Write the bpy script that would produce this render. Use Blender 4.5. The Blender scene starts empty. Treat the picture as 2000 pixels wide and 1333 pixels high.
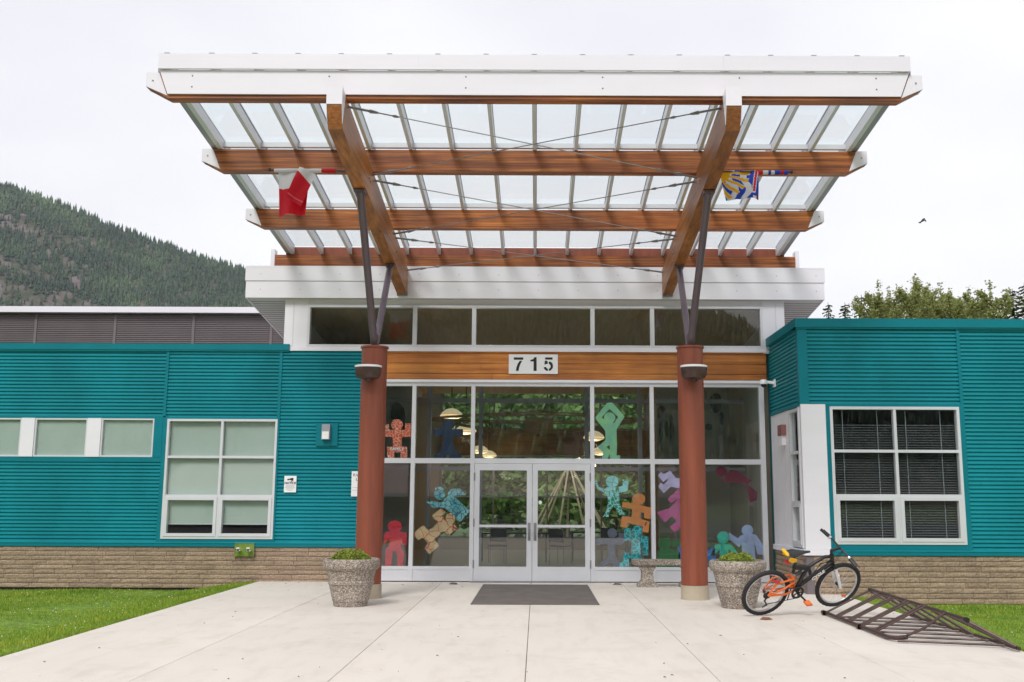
import bpy, math, random
import numpy as np
from mathutils import Vector, Matrix
from mathutils.geometry import tessellate_polygon

rnd = random.Random(7)
R = math.radians
sc = bpy.context.scene
col = sc.collection

# ------------------------------------------------------------------ camera
F, PITCH, ROLL, CX, CY, H = 1944.4, R(9.06), 0.0040, 1050.0, 666.5, 1.6
cam_d = bpy.data.cameras.new('camera'); cam_d.lens = 35.0; cam_d.sensor_width = 36.0
cam_d.clip_end = 12000; cam_d.shift_x = -0.025
cam = bpy.data.objects.new('camera', cam_d); col.objects.link(cam)
cam.matrix_world = (Matrix.Translation((0, 0, H)) @ Matrix.Rotation(R(90) + PITCH, 4, 'X')
                    @ Matrix.Rotation(ROLL, 4, 'Z'))
sc.camera = cam
sc.cycles.volume_bounces = 0; sc.cycles.max_bounces = 8; sc.cycles.transparent_max_bounces = 24

# ------------------------------------------------------------------ sky and sun (overcast)
SUN_EL, SUN_AZ = R(46), R(200)
w = bpy.data.worlds.new('World'); sc.world = w; w.use_nodes = True
nt = w.node_tree; nt.nodes.clear()
out = nt.nodes.new('ShaderNodeOutputWorld'); bg = nt.nodes.new('ShaderNodeBackground')
sky = nt.nodes.new('ShaderNodeTexSky'); sky.sky_type = 'NISHITA'; sky.sun_disc = False
sky.sun_elevation = SUN_EL; sky.sun_rotation = SUN_AZ; sky.dust_density = 4.0
hs = nt.nodes.new('ShaderNodeHueSaturation'); hs.inputs['Saturation'].default_value = 0.12
tc = nt.nodes.new('ShaderNodeTexCoord'); mp = nt.nodes.new('ShaderNodeMapping')
mp.inputs['Scale'].default_value = (1.0, 1.0, 2.2)
nz = nt.nodes.new('ShaderNodeTexNoise'); nz.inputs['Scale'].default_value = 1.6; nz.inputs['Detail'].default_value = 4
cr = nt.nodes.new('ShaderNodeValToRGB')
cr.color_ramp.elements[0].position = 0.3; cr.color_ramp.elements[0].color = (5.35, 5.35, 5.95, 1)
cr.color_ramp.elements[1].position = 0.7; cr.color_ramp.elements[1].color = (7.3, 7.3, 7.45, 1)
mx = nt.nodes.new('ShaderNodeMix'); mx.data_type = 'RGBA'; mx.inputs[0].default_value = 0.9
nt.links.new(sky.outputs[0], hs.inputs['Color'])
nt.links.new(tc.outputs['Generated'], mp.inputs['Vector']); nt.links.new(mp.outputs[0], nz.inputs['Vector'])
nt.links.new(nz.outputs['Fac'], cr.inputs[0])
nt.links.new(hs.outputs[0], mx.inputs[6]); nt.links.new(cr.outputs[0], mx.inputs[7])
nt.links.new(mx.outputs[2], bg.inputs[0]); nt.links.new(bg.outputs[0], out.inputs[0])
bg.inputs[1].default_value = 0.1
sd = bpy.data.lights.new('sun', 'SUN'); sd.energy = 1.5; sd.angle = R(20); sd.color = (1.0, 0.975, 0.95)
sun = bpy.data.objects.new('sun', sd); col.objects.link(sun)
# direction the light travels: from the sun position towards the scene
sv = Vector((math.sin(SUN_AZ) * math.cos(SUN_EL), math.cos(SUN_AZ) * math.cos(SUN_EL), math.sin(SUN_EL)))
sun.rotation_euler = (-sv).to_track_quat('-Z', 'Y').to_euler()
sun.location = (0, -10, 30)
vs = sc.view_settings; vs.view_transform = 'Standard'; vs.look = 'None'; vs.exposure = 0.66; vs.gamma = 1.0

# ------------------------------------------------------------------ pixel helpers (2000 x 1333 photograph)
def ray(px, py):
    dx, dy = px - CX, py - CY
    x, y = dx + ROLL * dy, dy - ROLL * dx
    return x, F * math.cos(PITCH) + y * math.sin(PITCH), F * math.sin(PITCH) - y * math.cos(PITCH)
def W(px, py, Y):
    x, f, u = ray(px, py); k = Y / f
    return Vector((x * k, Y, H + u * k))
def G(px, py, z=0.0):
    x, f, u = ray(px, py); k = (z - H) / u
    return Vector((x * k, f * k, z))
def PX(px, py, Y): return W(px, py, Y).x
def PZ(px, py, Y): return W(px, py, Y).z

# ------------------------------------------------------------------ materials
def newmat(name):
    m = bpy.data.materials.new(name); m.use_nodes = True
    n = m.node_tree.nodes; b = n['Principled BSDF']
    return m, m.node_tree, b
def pos_noise(t, scale, detail=4, stretch=(1, 1, 1), rough=0.55):
    g = t.nodes.new('ShaderNodeNewGeometry'); mp = t.nodes.new('ShaderNodeMapping')
    mp.inputs['Scale'].default_value = stretch
    nz = t.nodes.new('ShaderNodeTexNoise'); nz.inputs['Scale'].default_value = scale
    nz.inputs['Detail'].default_value = detail; nz.inputs['Roughness'].default_value = rough
    t.links.new(g.outputs['Position'], mp.inputs['Vector']); t.links.new(mp.outputs[0], nz.inputs['Vector'])
    return nz.outputs['Fac']
def ramp(t, fac, stops):
    r = t.nodes.new('ShaderNodeValToRGB'); e = r.color_ramp.elements
    while len(e) < len(stops): e.new(0.5)
    for i, (p, c) in enumerate(stops):
        e[i].position = p; e[i].color = (*c, 1)
    t.links.new(fac, r.inputs[0]); return r.outputs[0]
def mixc(t, fac, a, b, mode='MIX'):
    m = t.nodes.new('ShaderNodeMix'); m.data_type = 'RGBA'; m.blend_type = mode
    for sock, v in ((m.inputs[0], fac), (m.inputs[6], a), (m.inputs[7], b)):
        if isinstance(v, (int, float)): sock.default_value = v
        elif isinstance(v, tuple): sock.default_value = (*v, 1)
        else: t.links.new(v, sock)
    return m.outputs[2]
def bump(t, b, fac, strength, dist=0.01):
    n = t.nodes.new('ShaderNodeBump'); n.inputs['Strength'].default_value = strength
    n.inputs['Distance'].default_value = dist
    t.links.new(fac, n.inputs['Height']); t.links.new(n.outputs[0], b.inputs['Normal'])
def simple(name, c, rough=0.5, metal=0.0, var=0.12, scale=3.0, stretch=(1, 1, 1), bmp=None, spec=None, objvar=0.0):
    m, t, b = newmat(name)
    f = pos_noise(t, scale, 5, stretch)
    lo = tuple(max(0, v * (1 - var)) for v in c); hi = tuple(min(1, v * (1 + var)) for v in c)
    cc = ramp(t, f, [(0.3, lo), (0.7, hi)])
    if objvar:
        oi = t.nodes.new('ShaderNodeObjectInfo')
        rr = ramp(t, oi.outputs['Random'], [(0, (1 - objvar,) * 3), (1, (1 + objvar,) * 3)])
        cc = mixc(t, 1.0, cc, rr, 'MULTIPLY')
    t.links.new(cc, b.inputs['Base Color'])
    b.inputs['Roughness'].default_value = rough; b.inputs['Metallic'].default_value = metal
    if spec is not None: b.inputs['Specular IOR Level'].default_value = spec
    if bmp: bump(t, b, pos_noise(t, bmp[0], 4, stretch), bmp[1], bmp[2] if len(bmp) > 2 else 0.01)
    return m

M = {}
M['teal'] = simple('teal_metal', (0.008, 0.24, 0.29), 0.45, 0.0, 0.15, 1.1, (0.9, 1, 0.5), spec=0.22)
M['teal_trim'] = simple('teal_trim', (0.001, 0.175, 0.215), 0.45, 0.0, 0.08, 1.5, spec=0.22)
M['grey_metal'] = simple('grey_metal', (0.16, 0.135, 0.14), 0.5, 0.0, 0.08, 1.2)
M['white_metal'] = simple('white_metal', (0.77, 0.755, 0.80), 0.42, 0.0, 0.04, 0.9, (0.5, 1, 2))
M['frame'] = simple('frame_aluminium', (0.66, 0.67, 0.70), 0.38, 0.15, 0.04, 2.0)
M['frame_grey'] = simple('grey_frame', (0.30, 0.31, 0.34), 0.45, 0.1, 0.05, 2.0)
M['rust'] = simple('rust_paint', (0.225, 0.056, 0.027), 0.48, 0.0, 0.20, 2.2, (3, 3, 0.35))
M['purple_steel'] = simple('purple_brown_steel', (0.12, 0.088, 0.108), 0.34, 0.0, 0.08, 3.0)
M['rack_steel'] = simple('brown_rack_steel', (0.068, 0.038, 0.032), 0.42, 0.2, 0.35, 9.0)
M['steel'] = simple('galvanised_steel', (0.30, 0.30, 0.31), 0.4, 0.7, 0.1, 6.0)
M['chrome'] = simple('chrome', (0.75, 0.74, 0.76), 0.12, 1.0, 0.03, 6.0)
M['dark'] = simple('dark_shadow_gap', (0.03, 0.028, 0.026), 0.9, 0.0, 0.1)
M['black'] = simple('black_plastic', (0.014, 0.014, 0.016), 0.38, 0.0, 0.2, 20)
M['rubber'] = simple('tyre_rubber', (0.018, 0.016, 0.018), 0.75, 0.0, 0.25, 60, bmp=(90, 0.5, 0.004))
M['orange'] = simple('orange_paint', (0.75, 0.15, 0.02), 0.3, 0.0, 0.06, 8)
M['yellow'] = simple('yellow_vinyl', (0.80, 0.45, 0.01), 0.4, 0.0, 0.05, 8)
M['red'] = simple('red_plastic', (0.65, 0.02, 0.02), 0.3, 0.0, 0.05, 8)
M['silver'] = simple('silver_alloy', (0.62, 0.62, 0.64), 0.28, 0.8, 0.05, 8)
M['white_paint'] = simple('white_paint', (0.85, 0.85, 0.86), 0.35, 0.0, 0.03, 5)
M['ink'] = simple('black_ink', (0.012, 0.012, 0.012), 0.5, 0.0, 0.05, 5)
M['green_plate'] = simple('green_mirror_plate', (0.30, 0.42, 0.10), 0.22, 0.55, 0.2, 14)
M['blind'] = simple('roller_blind', (0.50, 0.55, 0.50), 0.8, 0.0, 0.04, 2.0, (1, 1, 0.4))
M['slat'] = simple('dark_blind_slat', (0.13, 0.13, 0.13), 0.6, 0.0, 0.1, 4.0)
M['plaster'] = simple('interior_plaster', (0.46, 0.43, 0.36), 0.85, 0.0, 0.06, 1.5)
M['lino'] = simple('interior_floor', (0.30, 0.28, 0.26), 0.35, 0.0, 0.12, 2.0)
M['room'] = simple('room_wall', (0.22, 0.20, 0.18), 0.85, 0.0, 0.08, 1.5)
M['soffit'] = simple('soffit_metal', (0.50, 0.48, 0.47), 0.55, 0.0, 0.05, 2)
M['asphalt'] = simple('asphalt', (0.05, 0.05, 0.052), 0.85, 0.0, 0.25, 30, bmp=(120, 0.4))
M['maroon_roof'] = simple('maroon_roof', (0.26, 0.11, 0.10), 0.6, 0.0, 0.12, 1.0)
M['tan_wall'] = simple('tan_wall', (0.35, 0.30, 0.24), 0.8, 0.0, 0.1, 1.0)
M['bark'] = simple('bark', (0.10, 0.075, 0.055), 0.9, 0.0, 0.3, 6, (1, 1, 0.3), bmp=(12, 0.6, 0.03))
M['dry_leaf'] = simple('dry_leaf', (0.22, 0.09, 0.04), 0.8, 0, 0.3, 30)
M['pole_wood'] = simple('peeled_pole', (0.50, 0.40, 0.24), 0.7, 0.0, 0.15, 4)
M['rib_wood'] = simple('canoe_rib_wood', (0.55, 0.30, 0.11), 0.5, 0.0, 0.15, 5)
M['soil'] = simple('planter_soil', (0.05, 0.035, 0.025), 0.95, 0.0, 0.4, 30, bmp=(40, 0.8, 0.02))

def wood(name, stretch, c_dark, c_mid, c_light, lam=None):
    m, t, b = newmat(name)
    f = pos_noise(t, 1.0, 8, stretch, 0.62)
    f2 = pos_noise(t, 0.9, 3, (0.8, 0.8, 0.8))
    c = ramp(t, f, [(0.30, c_dark), (0.48, c_mid), (0.68, c_light)])
    d = ramp(t, f2, [(0.35, (0.62, 0.58, 0.56)), (0.65, (1.12, 1.08, 1.0))])
    c = mixc(t, 1.0, c, d, 'MULTIPLY')
    if lam:      # glue lines between laminations
        g = t.nodes.new('ShaderNodeNewGeometry'); sx = t.nodes.new('ShaderNodeSeparateXYZ')
        t.links.new(g.outputs['Position'], sx.inputs[0])
        mm = t.nodes.new('ShaderNodeMath'); mm.operation = 'PINGPONG'; mm.inputs[1].default_value = lam / 2
        t.links.new(sx.outputs['Z'], mm.inputs[0])
        ll = t.nodes.new('ShaderNodeMath'); ll.operation = 'LESS_THAN'; ll.inputs[1].default_value = 0.0016
        t.links.new(mm.outputs[0], ll.inputs[0])
        c = mixc(t, ll.outputs[0], c, (0.12, 0.04, 0.014))
    oi = t.nodes.new('ShaderNodeObjectInfo')
    rr = ramp(t, oi.outputs['Random'], [(0, (0.88, 0.86, 0.85)), (1, (1.1, 1.1, 1.08))])
    c = mixc(t, 1.0, c, rr, 'MULTIPLY')
    t.links.new(c, b.inputs['Base Color']); b.inputs['Roughness'].default_value = 0.45
    bump(t, b, f, 0.12, 0.01)
    return m
M['wood_x'] = wood('glulam_beam', (0.7, 14, 30), (0.12, 0.034, 0.011), (0.31, 0.090, 0.020), (0.60, 0.225, 0.046), 0.045)
M['wood_y'] = wood('glulam_girder', (16, 0.7, 26), (0.20, 0.07, 0.022), (0.36, 0.135, 0.034), (0.52, 0.22, 0.065))
M['board'] = wood('cedar_board', (0.8, 14, 22), (0.36, 0.115, 0.026), (0.52, 0.19, 0.042), (0.66, 0.30, 0.065))
M['bulkhead'] = wood('interior_bulkhead', (0.8, 14, 14), (0.18, 0.085, 0.02), (0.27, 0.13, 0.03), (0.36, 0.19, 0.05))

def aggregate():
    m, t, b = newmat('exposed_aggregate')
    g = t.nodes.new('ShaderNodeNewGeometry')
    v = t.nodes.new('ShaderNodeTexVoronoi'); v.inputs['Scale'].default_value = 95
    t.links.new(g.outputs['Position'], v.inputs['Vector'])
    sep = t.nodes.new('ShaderNodeSeparateColor'); t.links.new(v.outputs['Color'], sep.inputs[0])
    c = ramp(t, sep.outputs[0], [(0.0, (0.10, 0.085, 0.07)), (0.35, (0.23, 0.19, 0.155)), (0.7, (0.33, 0.285, 0.24)), (0.95, (0.60, 0.56, 0.51))])
    c2 = ramp(t, pos_noise(t, 2.2, 4), [(0.3, (0.75, 0.72, 0.7)), (0.7, (1.1, 1.08, 1.05))])
    t.links.new(mixc(t, 1.0, c, c2, 'MULTIPLY'), b.inputs['Base Color'])
    b.inputs['Roughness'].default_value = 0.8
    bump(t, b, v.outputs['Distance'], -0.9, 0.02); return m
M['aggregate'] = aggregate()

def concrete(name, base):
    m, t, b = newmat(name)
    f1 = pos_noise(t, 0.45, 5, (1, 0.6, 1)); f2 = pos_noise(t, 90, 3); f3 = pos_noise(t, 2.2, 6, (2.2, 0.5, 1))
    c = ramp(t, f1, [(0.3, tuple(v * 0.93 for v in base)), (0.7, tuple(min(1, v * 1.05) for v in base))])
    c = mixc(t, 1.0, c, ramp(t, f2, [(0.3, (0.90, 0.90, 0.90)), (0.7, (1.06, 1.05, 1.04))]), 'MULTIPLY')
    c = mixc(t, 1.0, c, ramp(t, f3, [(0.30, (0.925, 0.915, 0.90)), (0.5, (1, 1, 1))]), 'MULTIPLY')
    f4 = pos_noise(t, 6, 2)
    c = mixc(t, 1.0, c, ramp(t, f4, [(0.20, (0.80, 0.77, 0.74)), (0.26, (1, 1, 1))]), 'MULTIPLY')
    f5 = pos_noise(t, 1.1, 9, (1, 1, 1), 0.7)
    c = mixc(t, 1.0, c, ramp(t, f5, [(0.40, (0.945, 0.937, 0.925)), (0.47, (1, 1, 1))]), 'MULTIPLY')
    f6 = pos_noise(t, 11, 1)
    c = mixc(t, 1.0, c, ramp(t, f6, [(0.205, (0.62, 0.60, 0.58)), (0.225, (1, 1, 1))]), 'MULTIPLY')
    oi = t.nodes.new('ShaderNodeObjectInfo')
    c = mixc(t, 1.0, c, ramp(t, oi.outputs['Random'], [(0, (0.95, 0.95, 0.95)), (1, (1.03, 1.03, 1.03))]), 'MULTIPLY')
    t.links.new(c, b.inputs['Base Color']); b.inputs['Roughness'].default_value = 0.8
    bump(t, b, f2, 0.15, 0.004); return m
M['concrete'] = concrete('broomed_concrete', (0.67, 0.615, 0.55))
M['old_concrete'] = concrete('pedestal_concrete', (0.42, 0.36, 0.27))

def brickmat():
    m, t, b = newmat('split_face_brick')
    f = pos_noise(t, 30, 6); f2 = pos_noise(t, 3, 3)
    c = ramp(t, f, [(0.28, (0.20, 0.145, 0.098)), (0.5, (0.335, 0.25, 0.175)), (0.75, (0.44, 0.34, 0.245))])
    c = mixc(t, 1.0, c, ramp(t, f2, [(0.3, (0.85, 0.85, 0.85)), (0.7, (1.1, 1.1, 1.1))]), 'MULTIPLY')
    oi = t.nodes.new('ShaderNodeObjectInfo')
    c = mixc(t, 1.0, c, ramp(t, oi.outputs['Random'], [(0, (0.86, 0.84, 0.82)), (1, (1.1, 1.08, 1.06))]), 'MULTIPLY')
    t.links.new(c, b.inputs['Base Color']); b.inputs['Roughness'].default_value = 0.85
    bump(t, b, f, 0.5, 0.012); return m
M['brick'] = brickmat()
M['mortar'] = simple('mortar', (0.10, 0.075, 0.055), 0.9, 0, 0.15, 8)

def glass(name, tint, f0, wob=0.0):
    """thin pane: Schlick reflectance that is the same from both sides, the rest passes straight through"""
    m = bpy.data.materials.new(name); m.use_nodes = True; t = m.node_tree; t.nodes.clear()
    o = t.nodes.new('ShaderNodeOutputMaterial'); mixs = t.nodes.new('ShaderNodeMixShader')
    tr = t.nodes.new('ShaderNodeBsdfTransparent'); tr.inputs[0].default_value = (*tint, 1)
    gl = t.nodes.new('ShaderNodeBsdfGlossy'); gl.inputs['Roughness'].default_value = 0.0
    lw_ = t.nodes.new('ShaderNodeLayerWeight'); lw_.inputs['Blend'].default_value = 0.5
    pw = t.nodes.new('ShaderNodeMath'); pw.operation = 'POWER'; pw.inputs[1].default_value = 5.0
    ma = t.nodes.new('ShaderNodeMath'); ma.operation = 'MULTIPLY_ADD'; ma.inputs[1].default_value = 1 - f0; ma.inputs[2].default_value = f0; ma.use_clamp = True
    t.links.new(lw_.outputs['Facing'], pw.inputs[0]); t.links.new(pw.outputs[0], ma.inputs[0]); t.links.new(ma.outputs[0], mixs.inputs[0])
    if wob:
        bn = t.nodes.new('ShaderNodeBump'); bn.inputs['Strength'].default_value = wob; bn.inputs['Distance'].default_value = 0.02
        t.links.new(pos_noise(t, 0.8, 2), bn.inputs['Height']); t.links.new(bn.outputs[0], gl.inputs['Normal'])
    t.links.new(tr.outputs[0], mixs.inputs[1]); t.links.new(gl.outputs[0], mixs.inputs[2])
    t.links.new(mixs.outputs[0], o.inputs[0]); return m
M['glass'] = glass('window_glass', (0.93, 0.965, 0.96), 0.065, 0.04)
M['roof_glass'] = glass('canopy_glass', (0.955, 0.982, 0.985), 0.02)

def leafmat(name, a, bcol, c, trans=0.25):
    m, t, b = newmat(name)
    g = t.nodes.new('ShaderNodeNewGeometry')
    cc = ramp(t, g.outputs['Random Per Island'], [(0, a), (0.5, bcol), (1, c)])
    if name == 'grass_blades':
        cc = mixc(t, 1.0, cc, ramp(t, pos_noise(t, 0.9, 6, (1, 1, 1), .65), [(0.36, (0.72, 0.80, 0.8)), (0.5, (1, 1, 1)), (0.66, (1.35, 1.1, 1.2))]), 'MULTIPLY')
    if name == 'far_conifers':
        cc = mixc(t, 1.0, cc, ramp(t, pos_noise(t, 0.006, 5), [(0.35, (0.6, 0.66, 0.7)), (0.55, (1.0, 1.0, 1.0)), (0.68, (1.9, 1.75, 1.5))]), 'MULTIPLY')
    t.links.new(cc, b.inputs['Base Color']); b.inputs['Roughness'].default_value = 0.6
    b.inputs['Specular IOR Level'].default_value = 0.25
    o = t.nodes['Material Output']
    tl = t.nodes.new('ShaderNodeBsdfTranslucent'); t.links.new(cc, tl.inputs[0])
    ms = t.nodes.new('ShaderNodeMixShader'); ms.inputs[0].default_value = trans
    t.links.new(b.outputs[0], ms.inputs[1]); t.links.new(tl.outputs[0], ms.inputs[2]); t.links.new(ms.outputs[0], o.inputs[0])
    return m
M['leaf'] = leafmat('broad_leaves', (0.19, 0.22, 0.06), (0.31, 0.34, 0.11), (0.46, 0.48, 0.20), 0.45)
M['leaf_back'] = leafmat('back_leaves', (0.15, 0.25, 0.07), (0.28, 0.42, 0.13), (0.45, 0.58, 0.22), 0.45)
M['needle'] = leafmat('conifer_needles', (0.035, 0.055, 0.02), (0.06, 0.085, 0.03), (0.10, 0.12, 0.045), 0.1)
M['box_leaf'] = leafmat('boxwood_leaves', (0.12, 0.18, 0.025), (0.24, 0.31, 0.045), (0.40, 0.43, 0.09))
M['blade'] = leafmat('grass_blades', (0.14, 0.26, 0.02), (0.24, 0.38, 0.035), (0.42, 0.48, 0.09), 0.35)
M['clover'] = simple('clover_flower', (0.75, 0.73, 0.66), 0.7, 0, 0.05)
M['lawn'] = simple('lawn_soil', (0.15, 0.25, 0.025), 0.95, 0, 0.4, 6, bmp=(30, 0.8, 0.03))
M['field'] = simple('field', (0.09, 0.12, 0.04), 0.95, 0, 0.3, 0.05)
M['far_tree'] = leafmat('far_conifers', (0.024, 0.052, 0.028), (0.036, 0.068, 0.034), (0.07, 0.10, 0.045), 0.0)
def hillmat():
    m, t, b = newmat('hillside')
    f = pos_noise(t, 0.02, 8)
    c = ramp(t, f, [(0.36, (0.055, 0.07, 0.04)), (0.48, (0.10, 0.092, 0.07)), (0.62, (0.17, 0.14, 0.135))])
    t.links.new(c, b.inputs['Base Color']); b.inputs['Roughness'].default_value = 1.0
    b.inputs['Specular IOR Level'].default_value = 0.0
    return m
M['hill'] = hillmat()
def emit(name, c, s):
    m, t, b = newmat(name)
    b.inputs['Base Color'].default_value = (*c, 1); b.inputs['Emission Color'].default_value = (*c, 1)
    b.inputs['Emission Strength'].default_value = s; b.inputs['Roughness'].default_value = 0.4
    return m
M['lamp_glow'] = emit('lamp_glass', (1.0, 0.78, 0.48), 0.38)
M['ceiling'] = simple('ceiling_boards', (0.50, 0.36, 0.21), 0.7, 0, 0.12, 2.0, (6, .6, 1))
def vcol(name, rough=0.7, trans=0.2):
    m, t, b = newmat(name)
    a = t.nodes.new('ShaderNodeVertexColor'); a.layer_name = 'Col'
    t.links.new(a.outputs[0], b.inputs['Base Color']); b.inputs['Roughness'].default_value = rough
    if trans:
        o = t.nodes['Material Output']; tl = t.nodes.new('ShaderNodeBsdfTranslucent'); t.links.new(a.outputs[0], tl.inputs[0])
        ms = t.nodes.new('ShaderNodeMixShader'); ms.inputs[0].default_value = trans
        t.links.new(b.outputs[0], ms.inputs[1]); t.links.new(tl.outputs[0], ms.inputs[2]); t.links.new(ms.outputs[0], o.inputs[0])
    return m
M['flag'] = vcol('flag_cloth', 0.7, 0.35)
def paper(name, c, line=None, scale=40, width=0.06, c2=None):
    m, t, b = newmat(name)
    f = pos_noise(t, 5, 4)
    cc = ramp(t, f, [(0.3, tuple(v * 0.8 for v in c)), (0.7, c2 or tuple(min(1, v * 1.15) for v in c))])
    if line:
        g = t.nodes.new('ShaderNodeNewGeometry'); v = t.nodes.new('ShaderNodeTexVoronoi')
        v.feature = 'DISTANCE_TO_EDGE'; v.inputs['Scale'].default_value = scale
        nn = t.nodes.new('ShaderNodeTexNoise'); nn.inputs['Scale'].default_value = 6
        ad = t.nodes.new('ShaderNodeVectorMath'); ad.operation = 'MULTIPLY_ADD'
        ad.inputs[1].default_value = (0.12, 0.12, 0.12)
        t.links.new(nn.outputs['Color'], ad.inputs[0]); t.links.new(g.outputs['Position'], ad.inputs[2])
        t.links.new(g.outputs['Position'], nn.inputs['Vector'])
        t.links.new(ad.outputs[0], v.inputs['Vector'])
        lt = t.nodes.new('ShaderNodeMath'); lt.operation = 'LESS_THAN'; lt.inputs[1].default_value = width
        t.links.new(v.outputs['Distance'], lt.inputs[0]); cc = mixc(t, lt.outputs[0], cc, line)
    t.links.new(cc, b.inputs['Base Color']); b.inputs['Roughness'].default_value = 0.75
    return m
def matmat():
    m, t, b = newmat('mat_rib')
    g = t.nodes.new('ShaderNodeNewGeometry'); ch = t.nodes.new('ShaderNodeTexChecker'); ch.inputs['Scale'].default_value = 55
    t.links.new(g.outputs['Position'], ch.inputs['Vector'])
    ch.inputs['Color1'].default_value = (0.11, 0.095, 0.085, 1); ch.inputs['Color2'].default_value = (0.16, 0.14, 0.13, 1)
    c = mixc(t, 1.0, ch.outputs['Color'], ramp(t, pos_noise(t, 3, 5), [(0.3, (0.8, 0.8, 0.8)), (0.7, (1.15, 1.12, 1.1))]), 'MULTIPLY')
    t.links.new(c, b.inputs['Base Color']); b.inputs['Roughness'].default_value = 0.95
    bump(t, b, ch.outputs['Fac'], 0.5, 0.004); return m
M['doormat'] = matmat()

# ------------------------------------------------------------------ mesh helpers
class MB:
    def __init__(s): s.v = []; s.f = []; s.c = None
    def box(s, x0, x1, y0, y1, z0, z1):
        i = len(s.v)
        s.v += [(x0, y0, z0), (x1, y0, z0), (x1, y1, z0), (x0, y1, z0), (x0, y0, z1), (x1, y0, z1), (x1, y1, z1), (x0, y1, z1)]
        s.f += [tuple(i + k for k in q) for q in ((0, 3, 2, 1), (4, 5, 6, 7), (0, 1, 5, 4), (1, 2, 6, 5), (2, 3, 7, 6), (3, 0, 4, 7))]
        return s
    def prism(s, poly, off):          # planar polygon (3d points) extruded by vector off
        i = len(s.v); n = len(poly); off = Vector(off)
        s.v += [tuple(p) for p in poly] + [tuple(Vector(p) + off) for p in poly]
        s.f.append(tuple(i + k for k in range(n))); s.f.append(tuple(i + n + k for k in reversed(range(n))))
        for k in range(n):
            a, b = i + k, i + (k + 1) % n
            s.f.append((b, a, a + n, b + n))
        return s
    def poly_holes(s, loops, off):    # outer loop + holes, extruded
        loops = [[Vector(p) for p in l] for l in loops]; off = Vector(off)
        tris = tessellate_polygon(loops); flat = [p for l in loops for p in l]
        i = len(s.v); n = len(flat)
        s.v += [tuple(p) for p in flat] + [tuple(p + off) for p in flat]
        for a in tris:
            s.f.append(tuple(i + k for k in a)); s.f.append(tuple(i + n + k for k in reversed(a)))
        b0 = 0
        for l in loops:
            m = len(l)
            for k in range(m):
                a, b = i + b0 + k, i + b0 + (k + 1) % m
                s.f.append((b, a, a + n, b + n))
            b0 += m
        return s
    def tube(s, pts, r, n=8, cap=True):
        pts = [Vector(p) for p in pts]; rs = r if isinstance(r, (list, tuple)) else [r] * len(pts)
        i = len(s.v); prev = None
        for k, p in enumerate(pts):
            d = (pts[min(k + 1, len(pts) - 1)] - pts[max(k - 1, 0)]).normalized()
            if prev is None:
                a = d.orthogonal().normalized()
            else:
                a = (prev - d * prev.dot(d)).normalized()
            prev = a; b = d.cross(a)
            for j in range(n):
                t = 2 * math.pi * j / n
                s.v.append(tuple(p + (a * math.cos(t) + b * math.sin(t)) * rs[k]))
        for k in range(len(pts) - 1):
            for j in range(n):
                a0 = i + k * n + j; a1 = i + k * n + (j + 1) % n
                s.f.append((a0, a1, a1 + n, a0 + n))
        if cap:
            s.f.append(tuple(i + j for j in reversed(range(n))))
            s.f.append(tuple(i + (len(pts) - 1) * n + j for j in range(n)))
        return s
    def lathe(s, prof, c=(0, 0, 0), n=24, axis='z', sx=1, sy=1):
        i = len(s.v)
        for r, h in prof:
            for j in range(n):
                t = 2 * math.pi * j / n; x, y = r * math.cos(t) * sx, r * math.sin(t) * sy
                s.v.append((c[0] + x, c[1] + y, c[2] + h) if axis == 'z' else (c[0] + x, c[1] + h, c[2] + y))
        for k in range(len(prof) - 1):
            for j in range(n):
                a0 = i + k * n + j; a1 = i + k * n + (j + 1) % n
                s.f.append((a0, a1, a1 + n, a0 + n) if axis == 'z' else (a1, a0, a0 + n, a1 + n))
        return s
    def bar(s, p0, p1, wid, hei, up=(0, 0, 1)):   # rectangular bar between two points
        p0, p1 = Vector(p0), Vector(p1); d = (p1 - p0).normalized(); sd_ = d.cross(Vector(up)).normalized(); u = sd_.cross(d)
        a = sd_ * wid / 2; b = u * hei / 2
        return s.prism([p0 - a - b, p0 + a - b, p0 + a + b, p0 - a + b], p1 - p0)
    def mesh(s, name):
        me = bpy.data.meshes.new(name); me.from_pydata(s.v, [], s.f); me.update(); return me
    def build(s, name, mat, parent=None, smooth=False, local=False, xf=None):
        if xf: s.v = [tuple(xf(Vector(p))) for p in s.v]
        me = s.mesh(name)
        if mat: me.materials.append(mat if not isinstance(mat, str) else M[mat])
        if smooth:
            me.polygons.foreach_set('use_smooth', [True] * len(me.polygons))
            try: me.set_sharp_from_angle(angle=R(40))
            except Exception: pass
        return link(name, me, parent, local)
def link(name, me, parent=None, local=False):
    o = bpy.data.objects.new(name, me); col.objects.link(o)
    if parent is not None:
        o.parent = parent
        if not local and parent.type == 'EMPTY' and parent.parent is None:
            o.matrix_parent_inverse = Matrix.Translation(parent.location).inverted()
    return o
def tag(o, label=None, cat=None, group=None, kind=None):
    if label: o['label'] = label
    if cat: o['category'] = cat
    if group: o['group'] = group
    if kind: o['kind'] = kind
    return o
def thing(name, label, cat, loc=(0, 0, 0), group=None):
    o = bpy.data.objects.new(name, None); col.objects.link(o); o.location = loc; o.empty_display_size = 0.2
    return tag(o, label, cat, group)
def struct(name, mb, mat, parent=None):
    return tag(mb.build(name, mat, parent), kind='structure')
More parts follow.
